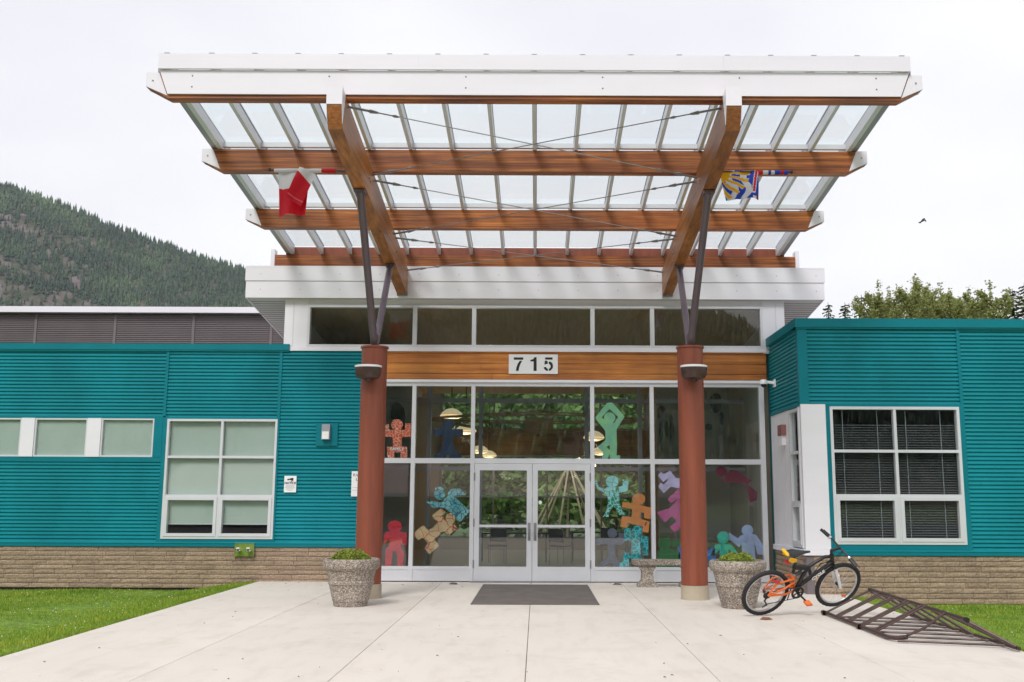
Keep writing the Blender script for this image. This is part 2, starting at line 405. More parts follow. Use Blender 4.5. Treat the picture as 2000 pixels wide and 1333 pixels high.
def text_mesh(body, size, depth=0.002, spacing=1.0, bold=0.0):
    cu = bpy.data.curves.new('lettering', 'FONT'); cu.body = body; cu.size = size; cu.extrude = depth
    cu.align_x = 'CENTER'; cu.align_y = 'CENTER'; cu.space_character = spacing; cu.offset = bold; cu.resolution_u = 3
    o = bpy.data.objects.new('lettering', cu); col.objects.link(o)
    dg = bpy.context.evaluated_depsgraph_get(); me = bpy.data.meshes.new_from_object(o.evaluated_get(dg))
    bpy.data.objects.remove(o); bpy.data.curves.remove(cu); return me
def place_text(name, body, size, mat, parent, loc, depth=0.002, spacing=1.0, bold=0.0, rot=None, local=False):
    me = text_mesh(body, size, depth, spacing, bold); me.materials.append(M[mat])
    me.transform(Matrix.Translation(loc) @ (rot or Matrix.Rotation(R(90), 4, 'X')))
    return link(name, me, parent, local)

# ------------------------------------------------------------------ main planes
YG, YL, YR, XR = 20.05, 20.0, 17.73, 4.70      # glazing, left wing face, right wing face, right wing corner
X0 = -0.06
ZB = 0.66                                       # top of the brick base

# ------------------------------------------------------------------ ground, pavement, lawn
def smooth(a, b, x):
    t = max(0, min(1, (x - a) / (b - a))); return t * t * (3 - 2 * t)
SLX0, SLX1 = -5.45, 5.27
struct('ground', MB().box(-2700, 2400, -1650, 3150, -1.2, -0.45), M['field'])
pav = struct('pavement', MB().box(SLX0 + .01, SLX1 - .01, -3.0, 20.04, -0.40, -0.02), M['mortar'])
joints = [SLX0, -3.60, -1.85, -0.10, 1.65, 3.40, SLX1]
for a, b in zip(joints[:-1], joints[1:]):
    g = 0.003; e0 = 0.0 if a == SLX0 else g; e1 = 0.0 if b == SLX1 else g
    m = MB(); x0, x1 = a + e0, b - e1
    bev = 0.005
    m.v += [(x0, -3, -.1), (x1, -3, -.1), (x1, 20.04, -.1), (x0, 20.04, -.1),
            (x0, -3, -bev), (x1, -3, -bev), (x1, 20.04, -bev), (x0, 20.04, -bev),
            (x0 + bev, -3, 0), (x1 - bev, -3, 0), (x1 - bev, 20.04, 0), (x0 + bev, 20.04, 0)]
    m.f += [(0, 1, 5, 4), (1, 2, 6, 5), (2, 3, 7, 6), (3, 0, 4, 7), (4, 5, 9, 8), (5, 6, 10, 9), (6, 7, 11, 10), (7, 4, 8, 11), (8, 9, 10, 11)]
    m.build('slab', M['concrete'], pav)
struct('parking_lot', MB().box(-60, 60, -45, -3.02, -0.35, -0.05), M['asphalt'])

def lawn_z(x, y):
    d = SLX0 - x if x < 0 else x - SLX1
    return -0.022 - 0.15 * smooth(0.0, 1.6, d) + 0.012 * math.sin(x * 2.1 + y * 1.3) * smooth(0, .6, d)
def lawn(x0, x1, y0, y1):
    m = MB(); nx, ny = 36, 60
    for j in range(ny + 1):
        for i in range(nx + 1):
            x = x0 + (x1 - x0) * i / nx; y = y0 + (y1 - y0) * j / ny
            m.v.append((x, y, lawn_z(x, y)))
    for j in range(ny):
        for i in range(nx):
            a = j * (nx + 1) + i; m.f.append((a, a + 1, a + nx + 2, a + nx + 1))
    return m
struct('lawn', lawn(-16, SLX0 - 0.002, -3, 20.2), M['lawn'])
struct('lawn', lawn(SLX1 + 0.002, 16, -3, 17.9), M['lawn'])

def grass_patch(areas, label, hmin, hmax):
    r = np.random.RandomState(3); V = []; Fc = []
    for (xa, xb, ya, yb, n, side) in areas:
        xs = r.uniform(xa, xb, n); ys = r.uniform(ya, yb, n)
        hh = r.uniform(hmin, hmax, n) * (0.75 + 0.5 * np.sin(xs * 1.9) * np.sin(ys * 1.4) ** 2)
        an = r.uniform(0, 6.283, n); ln = r.uniform(0.1, 0.9, n); wd = r.uniform(0.004, 0.009, n)
        for x, y, h, a, l, wdt in zip(xs, ys, hh, an, ln, wd):
            if side == 'L' and x > SLX0 - 0.005: continue
            if side == 'R' and x < SLX1 + 0.005: continue
            z = lawn_z(x, y) - 0.005; ca, sa = math.cos(a), math.sin(a); i = len(V)
            V += [(x - sa * wdt, y + ca * wdt, z), (x + sa * wdt, y - ca * wdt, z), (x + ca * l * h * .6, y + sa * l * h * .6, z + h)]
            Fc.append((i, i + 1, i + 2))
    m = MB(); m.v = V; m.f = Fc
    return m
areas = [(-12.5, SLX0, 8.5, 20.0, 105000, 'L'), (SLX1, 9.5, 10.0, 17.7, 38000, 'R'),
         (SLX0 - .12, SLX0, 8.5, 20, 5000, 'L'), (SLX1, SLX1 + .12, 10, 17.7, 4000, 'R')]
tag(grass_patch(areas, '', 0.025, 0.06).build('grass', M['blade']), 'short bright green lawn grass beside the concrete walk', 'grass', kind='stuff')
cl = MB()
for _ in range(420):
    if rnd.random() < .8: x, y = rnd.uniform(-12, SLX0 - .1), rnd.uniform(9, 19.6)
    else: x, y = rnd.uniform(SLX1 + .1, 9), rnd.uniform(11, 17.3)
    s = rnd.uniform(.005, .010); z = lawn_z(x, y) + rnd.uniform(.04, .06); i = len(cl.v)
    cl.v += [(x - s, y, z), (x, y - s, z), (x + s, y, z), (x, y + s, z), (x, y, z + s), (x, y, z - s)]
    cl.f += [(i + a, i + b, i + 4) for a, b in ((0, 1), (1, 2), (2, 3), (3, 0))] + [(i + b, i + a, i + 5) for a, b in ((0, 1), (1, 2), (2, 3), (3, 0))]
lt_ = MB()
for _ in range(75):
    x = rnd.uniform(SLX0 + .1, SLX1 - .1); y = rnd.uniform(9, 19.8) if rnd.random() < .6 else rnd.uniform(18.8, 19.9)
    s_ = rnd.uniform(.006, .02); a_ = rnd.uniform(0, 6.28); ca, sa = math.cos(a_) * s_, math.sin(a_) * s_
    lt_.prism([(x - ca, y - sa, .003), (x + sa * .5, y - ca * .5, .006), (x + ca, y + sa, .003), (x - sa * .5, y + ca * .5, .007)], (0, 0, .003))
tag(lt_.build('leaf_litter', M['bark']), 'scattered specks of dry leaf litter on the concrete walk', 'litter', kind='stuff')
tag(cl.build('clover_flowers', M['clover']), 'tiny white clover flowers scattered through the lawn', 'flowers', kind='stuff')

# ------------------------------------------------------------------ wall helpers
def corr(mb, u0, u1, z0, z1, per=0.072, d=0.024):
    """horizontal box-rib sheet in local (u, n, z): n = 0 outer face, +n inwards"""
    prof = [(0.0, 0.0), (0.052, 0.0), (0.062, d), (0.080, d), (0.108, 0.0)]
    pts = []; k = 0
    while True:
        base = z0 + k * per; done = False
        for dz, n in prof:
            z = base + dz * per / 0.114
            if z >= z1: done = True; break
            pts.append((z, n))
        if done: break
        k += 1
    pts.append((z1, pts[-1][1]))
    i = len(mb.v)
    for z, n in pts: mb.v += [(u0, n, z), (u1, n, z)]
    for k in range(len(pts) - 1):
        a = i + 2 * k; mb.f.append((a, a + 1, a + 3, a + 2))
    return mb
def front(Y):  return lambda p: Vector((p.x, Y + p.y, p.z))
def sidexf(X): return lambda p: Vector((X + p.y, p.x, p.z))       # u = y, normal towards -X
def wall_panel(parent, u0, u1, z0, z1, xf, mat='teal', per=0.072, screws=True):
    m = corr(MB(), u0, u1, z0, z1, per, per / 2.5); m.box(u0, u1, 0.03, 0.16, z0, z1)
    o = m.build('wall_panel', M[mat], parent, xf=xf)
    if screws:
        s = MB(); z = z0 + per * 0.22
        rows = 0
        while z < z1 - 0.03:
            u = u0 + 0.22 + (0.27 if rows % 2 else 0)
            while u < u1 - 0.05:
                s.lathe([(0.0, -0.006), (0.007, -0.005), (0.009, 0.001)], (u, 0, z), 6, 'y'); u += 0.86
            z += per * 4; rows += 1
        if s.v: s.build('screws', M['teal_trim'] if mat == 'teal' else M['grey_metal'], o, xf=xf)
    return o
def trim(parent, name, u0, u1, z0, z1, xf, mat, n0=-0.015, n1=0.05):
    return MB().box(u0, u1, n0, n1, z0, z1).build(name, M[mat], parent, xf=xf)

def window(parent, u0, u1, z0, z1, xf, cols, rows, fw=0.05, sash_rows=(), n0=-0.03, n1=0.09, mat='frame', label=None, mull=0.05):
    """cols / rows: fractions of the interior mullions; panes set back in the frame"""
    f = MB()
    f.box(u0, u0 + fw, n0, n1, z0, z1); f.box(u1 - fw, u1, n0, n1, z0, z1)
    f.box(u0 + fw, u1 - fw, n0, n1, z0, z0 + fw); f.box(u0 + fw, u1 - fw, n0, n1, z1 - fw, z1)
    us = [u0 + fw / 2] + [u0 + (u1 - u0) * c for c in cols] + [u1 - fw / 2]
    zs = [z0 + fw / 2] + [z0 + (z1 - z0) * r_ for r_ in rows] + [z1 - fw / 2]
    for u in us[1:-1]: f.box(u - mull / 2, u + mull / 2, n0 + .004, n1 - .01, z0 + fw, z1 - fw)
    for k, z in enumerate(zs[1:-1]):
        hw = mull / 2
        for a, b in zip(us[:-1], us[1:]):
            f.box(a + mull / 2, b - mull / 2, n0 + .004, n1 - .01, z - hw, z + hw)
    o = f.build('window', M[mat], parent, xf=xf)
    if label: o['label'] = label
    for r_, (za, zb) in enumerate(zip(zs[:-1], zs[1:])):
        for ua, ub in zip(us[:-1], us[1:]):
            e = mull / 2
            if r_ in sash_rows:
                s = MB(); w_ = 0.06; a, b, c, d = ua + e, ub - e, za + e, zb - e
                s.box(a, a + w_, n0 - .012, .06, c, d); s.box(b - w_, b, n0 - .012, .06, c, d)
                s.box(a + w_, b - w_, n0 - .012, .06, c, c + w_); s.box(a + w_, b - w_, n0 - .012, .06, d - w_, d)
                s.build('sash', M[mat], o, xf=xf)
                MB().box(a + w_ - .005, b - w_ + .005, .02, .028, c + w_ - .005, d - w_ + .005).build('pane', M['glass'], o, xf=xf)
            else:
                MB().box(ua + e - .005, ub - e + .005, .02, .028, za + e - .005, zb - e + .005).build('pane', M['glass'], o, xf=xf)
    return o, us, zs

# bricks: a few shared rough meshes
def brick_mesh(seed):
    r = random.Random(seed); m = MB(); nu, nz = 7, 3
    for j in range(nz + 1):
        for i in range(nu + 1):
            e = (i in (0, nu)) or (j in (0, nz))
            m.v.append((i / nu, (0.0 if e else -r.uniform(0.001, 0.010)), j / nz))
    for j in range(nz):
        for i in range(nu):
            a = j * (nu + 1) + i; m.f.append((a, a + 1, a + nu + 2, a + nu + 1))
    i = len(m.v)
    m.v += [(0, 0, 0), (1, 0, 0), (1, 0, 1), (0, 0, 1), (0, .07, 0), (1, .07, 0), (1, .07, 1), (0, .07, 1)]
    m.f += [tuple(i + k for k in q) for q in ((0, 4, 5, 1), (1, 5, 6, 2), (2, 6, 7, 3), (3, 7, 4, 0))]
    me = m.mesh('brick'); me.materials.append(M['brick']); return me
BR = [brick_mesh(k) for k in range(8)]
def brick_wall(parent, u0, u1, z0, z1, xf, side=False, courses=9):
    base = MB().box(u0, u1, 0.016, 0.2, z0, z1).build('brick_wall', M['mortar'], parent, xf=xf)
    h = (z1 - z0) / courses
    for c in range(courses):
        u = u0 - (0 if side else rnd.uniform(0, .4)); first = True
        while u < u1 - 0.02:
            L = rnd.choice((0.40, 0.6, 0.6, 0.8)) + rnd.uniform(-.02, .02); a, b = max(u, u0), min(u + L, u1); u += L
            if b - a < 0.05: continue
            o = bpy.data.objects.new('brick', rnd.choice(BR)); col.objects.link(o); o.parent = base
            p = xf(Vector((a + .003, rnd.uniform(-.004, .004), z0 + c * h + .003))); o.location = p
            o.scale = (b - a - .006, 1, h - .009)
            if side:
                # local x -> +Y, local y -> +X
                o.matrix_local = Matrix(((0, 1, 0, p.x), (b - a - .006, 0, 0, p.y), (0, 0, h - .009, p.z), (0, 0, 0, 1)))
    return base

# ------------------------------------------------------------------ left wing
LX0 = -16.0
lw = thing('school_wing', 'long teal corrugated metal school wing on a tan brick base beside the lawn', 'building', (-9, YL, 0))
xf = front(YL)
ztop = PZ(300, 672, YL); zcap = PZ(300, 684, YL)
zwt = PZ(300, 818, YL); zwb = PZ(300, 893, YL)
xA = PX(325, 750, YL); xB = PX(547, 750, YL); xEnd = PX(745, 850, YG)
xcapend = PX(566, 678, YL)
zP3 = PZ(650, 686, YL)
bw0, bw1 = PX(321, 935, YL), PX(538, 935, YL); bwz0, bwz1 = PZ(425, 1053, YL), PZ(425, 819, YL)
zs0 = ZB + 0.09
wall_panel(lw, LX0, xA - .03, zwt + .05, zcap, xf)
wall_panel(lw, xA + .03, xB - .03, bwz1 + .03, zcap, xf)
wall_panel(lw, xB + .03, xEnd, zs0, zP3, xf)
wall_panel(lw, LX0, bw0 - .09, zs0, zwb - .1, xf)
trim(lw, 'parapet_cap', LX0, xcapend, zcap + .001, ztop, xf, 'teal_trim', -.05, .3)
trim(lw, 'cap_lip', LX0, xcapend - .002, zcap - .025, zcap, xf, 'teal', -.035, .1)
trim(lw, 'seam_trim', xA - .03, xA + .03, bwz1 + .03, zcap - .026, xf, 'teal_trim')
trim(lw, 'seam_trim', xB - .03, xB + .03, bwz1 + .03, zcap - .026, xf, 'teal_trim')
trim(lw, 'window_trim', bw0 - .09, bw0 - .002, zs0, zwt + .05 - .001, xf, 'teal_trim')
trim(lw, 'window_trim', bw1 + .002, xB + .03, zs0, bwz1 + .029, xf, 'teal_trim')
trim(lw, 'window_trim', bw0 - .001, bw1 + .001, bwz1 + .002, bwz1 + .029, xf, 'teal_trim')
trim(lw, 'window_trim', LX0, bw0 - .091, zwb - .1, zwb - .002, xf, 'teal_trim')
trim(lw, 'window_trim', LX0, bw0 - .091, zwt + .004, zwt + .05, xf, 'teal_trim', -.012)
if bwz0 - zs0 > .01: trim(lw, 'window_trim', bw0 - .001, bw1 + .001, zs0 + .001, bwz0 - .002, xf, 'teal_trim')
trim(lw, 'base_trim', LX0, xEnd, ZB + .002, zs0, xf, 'teal_trim', -.03, .15)
trim(lw, 'base_trim', LX0, xEnd, zs0 - .02, zs0 + .004, xf, 'teal', -.04, -.031)
brick_wall(lw, -16, xEnd, -0.13, ZB, xf)
MB().box(-16, xEnd, YL + .03, YL + .3, -.9, -.13).build('foundation', M['dark'], lw)
# strip windows
edges = [(-300, -85), (-60, 41), (67, 170), (197, 300)]
for a, b in edges:
    ua, ub = PX(a, 855, YL), PX(b, 855, YL)
    o, us, zz = window(lw, ua, ub, zwb, zwt, xf, [], [], .03, n0=-.01)
    MB().box(ua + .03, ub - .03, .05, .055, zwb + .02, zwt - .02).build('blind', M['blind'], o, xf=xf)
for a, b in ((-85, -60), (41, 67), (170, 197)):
    trim(lw, 'window_post', PX(a, 855, YL) + .002, PX(b, 855, YL) - .002, zwb - .001, zwt + .003, xf, 'white_metal', -.03, .1)
trim(lw, 'window_post', PX(300, 855, YL) + .002, bw0 - .092, zwb, zwt + .003, xf, 'teal_trim', -.02, .1)
fr = [(1053 - 970) / (1053 - 819.0), (1053 - 894) / (1053 - 819.0)]
o, us, zz = window(lw, bw0, bw1, bwz0, bwz1, xf, [.5], fr, .045, (0,), label='white framed window with two pale roller blinds')
for ua, ub in zip(us[:-1], us[1:]):
    MB().box(ua + .03, ub - .03, .075, .08, bwz0 + .30, bwz1 - .03).build('blind', M['blind'], o, xf=xf)
    MB().box(ua + .03, ub - .03, .070, .085, bwz0 + .275, bwz0 + .3).build('blind_bar', M['frame'], o, xf=xf)
MB().box(LX0, xEnd, YL + .3, 27, ztop - .35, ztop - .2).build('roof', M['soffit'], lw)
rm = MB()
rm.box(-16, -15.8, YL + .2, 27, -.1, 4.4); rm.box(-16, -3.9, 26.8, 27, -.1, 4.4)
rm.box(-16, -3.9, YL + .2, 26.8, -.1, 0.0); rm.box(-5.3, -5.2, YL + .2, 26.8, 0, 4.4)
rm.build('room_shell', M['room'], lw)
# objects on the left wall
t = thing('wall_lamp', 'small grey wall lamp on a square teal plate near the column', 'lamp', W(639, 849, YL - .03))
a, b = W(617, 871, YL), W(661, 827, YL)
MB().box(a.x, b.x, YL - .04, YL + .02, a.z, b.z).build('mounting_plate', M['teal_trim'], t)
p0, p1 = W(628, 859, YL - .1), W(645, 829, YL - .1)
MB().prism([(p0.x, YL - .04, p0.z), (p0.x, YL - .13, p0.z), (p0.x, YL - .12, p1.z), (p0.x, YL - .04, p1.z)], (p1.x - p0.x, 0, 0)).build('housing', M['frame_grey'], t)
MB().box(p0.x + .015, p1.x - .015, YL - .142, YL - .131, p0.z + .01, p0.z + .16).build('lens', M['white_paint'], t)
t = thing('notice_sign', 'small white notice sign with a camera symbol on the teal wall', 'sign', W(567, 946, YL - .02))
a, b = W(555, 962, YL), W(580, 930, YL)
MB().box(a.x, b.x, YL - .03, YL - .022, a.z, b.z).build('panel', M['white_paint'], t)
cxm = (a.x + b.x) / 2; hh = b.z - a.z
place_text('lettering', 'NOTICE', .062, 'ink', t, (cxm, YL - .032, a.z + hh * .56), .001, 1.0, .002)
ln = MB()
for k in range(5):
    wv = (.09, .085, .1, .08, .05)[k]
    ln.box(cxm - wv, cxm + wv, YL - .032, YL - .0305, a.z + hh * (.42 - .075 * k), a.z + hh * (.42 - .075 * k) + .007)
ln.build('text_lines', M['frame_grey'], t)
cmr = MB()
q = lambda u, v: (a.x + (b.x - a.x) * u, YL - .032, a.z + hh * v)
cmr.prism([q(.42, .76), q(.74, .70), q(.76, .88), q(.50, .86)], (0, -.0015, 0)); cmr.prism([q(.22, .74), q(.40, .74), q(.46, .83), q(.30, .82)], (0, -.0016, 0))
cmr.prism([q(.6, .64), q(.66, .64), q(.66, .74), q(.6, .74)], (0, -.0014, 0)); cmr.build('camera_symbol', M['ink'], t)
t = thing('wall_sign', 'tall white sign on the teal wall half hidden by the rust column', 'sign', W(700, 945, YL - .02))
a, b = W(686, 970, YL), W(722, 921, YL)
MB().box(a.x, b.x, YL - .03, YL - .022, a.z, b.z).build('panel', M['white_paint'], t)
place_text('lettering', 'Kid', .085, 'ink', t, (a.x + .085, YL - .032, b.z - .075), .001)
place_text('lettering', 'L', .085, 'ink', t, (a.x + .105, YL - .032, b.z - .16), .001)
MB().box(a.x + .02, b.x - .02, YL - .032, YL - .031, a.z + .17, a.z + .175).box(a.x + .02, b.x - .02, YL - .032, YL - .031, a.z + .12, a.z + .125).build('text_lines', M['frame_grey'], t)
t = thing('hose_inlet', 'green plate with two chrome fire hose inlets low on the brick', 'hose inlet', W(476, 1075, YL - .03))
a, b = W(457, 1087, YL - .05), W(496, 1062, YL - .05)
MB().box(a.x, b.x, YL - .05, YL - .035, a.z, b.z).build('plate', M['green_plate'], t)
MB().box(a.x, b.x + .012, YL - .06, YL - .034, b.z, b.z + .012).box(b.x, b.x + .012, YL - .06, YL - .034, a.z, b.z - .001).build('plate_edge', M['chrome'], t)
for u in (466, 486):
    c = W(u, 1074.5, YL - .1)
    n_ = MB().lathe([(.035, .05), (.04, .02), (.042, -.03), (.052, -.03), (.052, -.06), (.03, -.065), (.03, -.05), (0, -.05)], c, 16, 'y').build('coupling', M['chrome'], t, True)
    MB().lathe([(0, -.075), (.014, -.072), (.014, -.05)], c, 8, 'y').build('cap_pin', M['black'], n_, True)

# ------------------------------------------------------------------ gymnasium behind
gy = thing('gymnasium', 'grey ribbed metal hall with a white roof edge rising behind the teal wing', 'building', (-12, 31, 0))
YM = 31.0; xf = front(YM); z0, z1 = 3.5, PZ(250, 613, YM); zt = PZ(250, 603, YM)
seams = [PX(p, 640, YM) for p in (-260, -90, 70, 225, 378, 530, 690)]
for a, b in zip(seams[:-1], seams[1:]):
    wall_panel(gy, a + .04, b - .04, z0, z1 - .03, xf, 'grey_metal', .06, False)
    trim(gy, 'seam_trim', b - .04, b + .04, z0, z1 - .03, xf, 'grey_metal', -.02, .1)
trim(gy, 'roof_edge', seams[0] - 3, seams[-1], z1, zt + .02, xf, 'white_metal', -.22, 6)
MB().box(seams[0] - 3, seams[-1], YM + .17, YM + 9, -.3, z1 - .01).build('wall', M['grey_metal'], gy)

# ------------------------------------------------------------------ right wing
rw = thing('school_wing', 'teal corrugated school wing with a white corner post behind the bike rack', 'building', (8, YR, 0))
xf = front(YR); RX1 = 13.0
rztop = PZ(1800, 624, YR); rzcap = PZ(1800, 641, YR)
rwz0, rwz1 = PZ(1750, 1064, YR), PZ(1745, 795, YR)
rw0, rw1 = PX(1625, 930, YR), PX(1880, 930, YR)
xS = PX(1874, 720, YR); xP = PX(1575, 700, YR); zb2 = PZ(1600, 790, YR)
wall_panel(rw, xP + .02, xS - .03, rwz1 + .05, rzcap - .002, xf)
wall_panel(rw, xS + .03, RX1, zs0, rzcap - .002, xf)
trim(rw, 'seam_trim', xS - .03, xS + .03, zs0, rzcap - .027, xf, 'teal_trim')
trim(rw, 'corner_trim', XR - .02, xP + .02, zb2, rzcap - .003, xf, 'teal_trim', -.02, .1)
trim(rw, 'parapet_cap', XR - .06, RX1, rzcap, rztop, xf, 'teal_trim', -.06, .3)
trim(rw, 'cap_lip', XR - .04, RX1, rzcap - .026, rzcap - .001, xf, 'teal', -.04, -.021)
trim(rw, 'window_trim', rw0 - .1, rw1 + .06, rwz1 + .002, rwz1 + .05, xf, 'teal_trim', -.012)
trim(rw, 'window_trim', rw0 - .075, rw0 - .002, zs0, rwz1 + .001, xf, 'teal_trim')
trim(rw, 'window_trim', rw1 + .002, xS - .031, zs0, rwz1 + .001, xf, 'teal_trim')
trim(rw, 'window_trim', rw0 - .001, rw1 + .001, zs0 + .001, rwz0 - .002, xf, 'teal_trim')
trim(rw, 'base_trim', rw0 - .076, RX1, ZB + .002, zs0, xf, 'teal_trim', -.03, .15)
trim(rw, 'base_trim', rw0 - .076, RX1, zs0 - .02, zs0 + .004, xf, 'teal', -.04, -.031)
trim(rw, 'corner_post', XR - .01, rw0 - .078, ZB + .11, zb2 - .002, xf, 'white_metal', -.035, .2)
trim(rw, 'post_base', XR - .02, rw0 - .077, ZB + .002, ZB + .108, xf, 'white_metal', -.045, .2)
fr = [(1064 - 970) / (1064 - 795.0), (1064 - 883) / (1064 - 795.0)]
o, us, zz = window(rw, rw0, rw1, rwz0, rwz1, xf, [.5], fr, .05, (0,), label='white framed window with dark slatted blinds')
for k in range(46):
    z = rwz0 + .1 + k * .044
    if z > rwz1 - .06: break
    s = MB()
    for ua, ub in zip(us[:-1], us[1:]):
        s.prism([(ua + .03, .09, z), (ub - .03, .09, z), (ub - .03, .122, z + .017), (ua + .03, .122, z + .017)], (0, .001, .002))
    s.build('blind_slat', M['slat'], o, xf=xf)
cd = MB()
for ua, ub in zip(us[:-1], us[1:]):
    for fq in (.2, .75):
        u = ua + (ub - ua) * fq; cd.box(u - .006, u + .006, .083, .087, rwz0 + .1, rwz1 - .05)
cd.build('blind_cord', M['frame_grey'], o, xf=xf)
brick_wall(rw, PX(1591, 1120, YR), RX1, -0.155, ZB, xf)
trim(rw, 'base_pier', XR - .005, PX(1591, 1120, YR) - .003, -.155, ZB, xf, 'grey_metal', -.008, .2)
MB().box(XR + .05, RX1, YR + .03, YR + .3, -.9, -.156).build('foundation', M['old_concrete'], rw)
MB().box(XR + .05, RX1, YR + .3, 26, rztop - .35, rztop - .2).build('roof', M['soffit'], rw)
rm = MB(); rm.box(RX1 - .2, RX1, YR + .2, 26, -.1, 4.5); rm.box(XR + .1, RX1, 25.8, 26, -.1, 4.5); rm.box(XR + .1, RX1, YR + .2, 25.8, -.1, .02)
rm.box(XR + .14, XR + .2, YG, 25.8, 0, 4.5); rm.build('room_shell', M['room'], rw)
# side wall facing the entrance
xf = sidexf(XR); yb = YG - .02; ysw0, ysw1 = YR + .10, YR + .80
wall_panel(rw, YR + .005, yb, zb2 + .02, rzcap - .002, xf)
trim(rw, 'parapet_cap', YR - .05, yb + .6, rzcap, rztop - .002, xf, 'teal_trim', -.058, .3)
trim(rw, 'window_trim', YR + .01, yb, zb2 - .03, zb2 + .018, xf, 'teal_trim', -.02)
sd_m = MB(); u = ysw1 + .06
while u < yb - .05:
    sd_m.box(u, min(u + .118, yb), -.006, .1, ZB + .1, zb2 - .032); sd_m.box(u + .118, u + .13, .006, .1, ZB + .1, zb2 - .032); u += .13
sd_m.build('white_siding', M['white_metal'], rw, xf=xf)
trim(rw, 'sill', YR - .03, yb, ZB + .002, ZB + .1, xf, 'white_metal', -.04, .1)
o, us, zz = window(rw, ysw0, ysw1, ZB + .12, zb2 - .05, xf, [], [.32, .68], .055, (0,), label='narrow white framed side window')
brick_wall(rw, YR + .02, yb, -.155, ZB, xf, side=True)
MB().box(XR + .005, XR + .1, yb, yb + .2, -.1, rzcap).build('corner_strip', M['teal_trim'], rw)
t = thing('alarm_bell', 'small dark red alarm box on the white siding beside the entrance', 'alarm', (XR, 19.2, 3))
pb = W(1520, 833, 18.95)
MB().box(XR - .10, XR - .007, 18.8, 19.1, 2.82, 3.02).build('housing', M['maroon_roof'], t)
MB().box(XR - .085, XR - .007, 18.84, 19.06, 2.64, 2.818).build('strobe', M['white_paint'], t)
t = thing('security_camera', 'beige dome security camera on a bracket beside the glazing', 'camera', (XR, 19.5, 3.85))
c = W(1488, 748, 19.62); c.x = XR - .22
MB().box(XR - .02, XR - .0005, 19.52, 19.68, c.z - .09, c.z + .06).build('bracket', M['white_paint'], t)
MB().bar((XR - .02, 19.6, c.z), (XR - .25, 19.6, c.z + .02), .05, .05).build('arm', M['white_paint'], t)
MB().lathe([(0, .06), (.06, .055), (.075, .02), (.075, -.03), (.06, -.035)], (c.x, 19.6, c.z), 16).build('housing', M['white_paint'], t, True)
MB().lathe([(.058, -.035), (.05, -.07), (.025, -.09), (0, -.095)], (c.x, 19.6, c.z), 16).build('dome', M['black'], t, True)

# ------------------------------------------------------------------ entrance block
eb = thing('entrance_block', 'tall glazed school entrance with white roof edge and cedar band', 'building', (0, YG, 0))
xf = front(YG)
bx0, bx1 = PX(556, 640, YG), PX(1532, 640, YG)
zf_t, zf_m, zf_b = PZ(1040, 525, 19.9), PZ(1040, 551, 19.9), PZ(1040, 584, 19.9)
fx0, fx1 = PX(481, 550, 19.9), PX(1609, 550, 19.9)
SL = -0.11                                              # roof falls towards the back
def slopebox(x0, x1, y0, y1, zb, zt):
    m = MB(); dz = (y1 - y0) * SL
    return m.prism([(x0, y0, zb), (x0, y1, zb + dz), (x0, y1, zt + dz), (x0, y0, zt)], (x1 - x0, 0, 0))
MB().box(fx0 - .015, fx1 + .015, 19.87, 19.9, zf_m, zf_t).build('fascia', M['white_metal'], eb)
MB().box(fx0, fx1, 19.885, 19.9, zf_b, zf_m - .003).build('fascia', M['white_metal'], eb)
MB().box(fx0 - .012, fx1 + .012, 19.868, 19.95, zf_t + .001, zf_t + .03).build('fascia_cap', M['white_metal'], eb)
for X_, s_ in ((fx0, 1), (fx1, -1)):
    slopebox(min(X_, X_ + s_ * .02), max(X_, X_ + s_ * .02), 19.901, 29, zf_b, zf_t).build('fascia', M['white_metal'], eb)
sof = slopebox(fx0 + .021, fx1 - .021, 19.901, 29, zf_b + .015, zf_t - .05)
sof.build('roof', M['soffit'], eb)
gr = MB()                                                # soffit board grooves
for k in range(60):
    y = 20.2 + k * .15; z = zf_b + .015 + (y - 19.901) * SL
    gr.box(fx0 + .03, bx0 - .01, y, y + .012, z - .006, z - .0005); gr.box(bx1 + .01, fx1 - .03, y, y + .012, z - .006, z - .0005)
gr.build('soffit_joints', M['dark'], eb)
scr = MB()
for zz_ in ((zf_t + zf_m) / 2, (zf_b + zf_m) / 2):
    for k in range(15):
        scr.lathe([(0, -.005), (.009, -.003), (.011, .001)], (fx0 + .3 + k * .81, 19.87 if zz_ > zf_m else 19.885, zz_), 6, 'y')
scr.build('screws', M['steel'], eb)
# clerestory zone
ct, cb = PZ(1040, 598, YG), PZ(1040, 680, YG); zsl = PZ(1040, 688, YG)
cx0, cx1 = PX(601, 640, YG), PX(1489, 640, YG)
MB().box(bx0, cx0 - .002, YG - .03, YG + .15, cb - .1, zf_b + .012).build('corner_post', M['white_metal'], eb)
MB().box(cx1 + .002, bx1, YG - .03, YG + .15, cb - .1, zf_b + .012).build('corner_post', M['white_metal'], eb)
MB().box(bx0 + .17, bx0 + .19, YG - .034, YG - .0301, cb, zf_b - .06).build('post_seam', M['frame'], eb)
MB().box(bx1 - .19, bx1 - .17, YG - .034, YG - .0301, cb, zf_b - .06).build('post_seam', M['frame'], eb)
MB().box(cx0 - .001, cx1 + .001, YG - .01, YG + .15, ct + .002, zf_b + .012).build('header', M['white_metal'], eb)
cw = cx1 - cx0
frc = [(p - 601) / 888.0 for p in (810.5, 926, 1157, 1273.5)]
window(eb, cx0, cx1, cb, ct, xf, frc, [], .05, mull=.085, n0=-.05, label='row of dark clerestory windows')
trim(eb, 'sill_flashing', bx0 + .01, PX(1495, 683, YG), zsl, cb - .002, xf, 'white_metal', -.06, .12)
MB().box(bx0, bx0 + .12, YG + .15, 28.9, -.2, zf_b - 1.0).build('side_wall', M['white_metal'], eb)
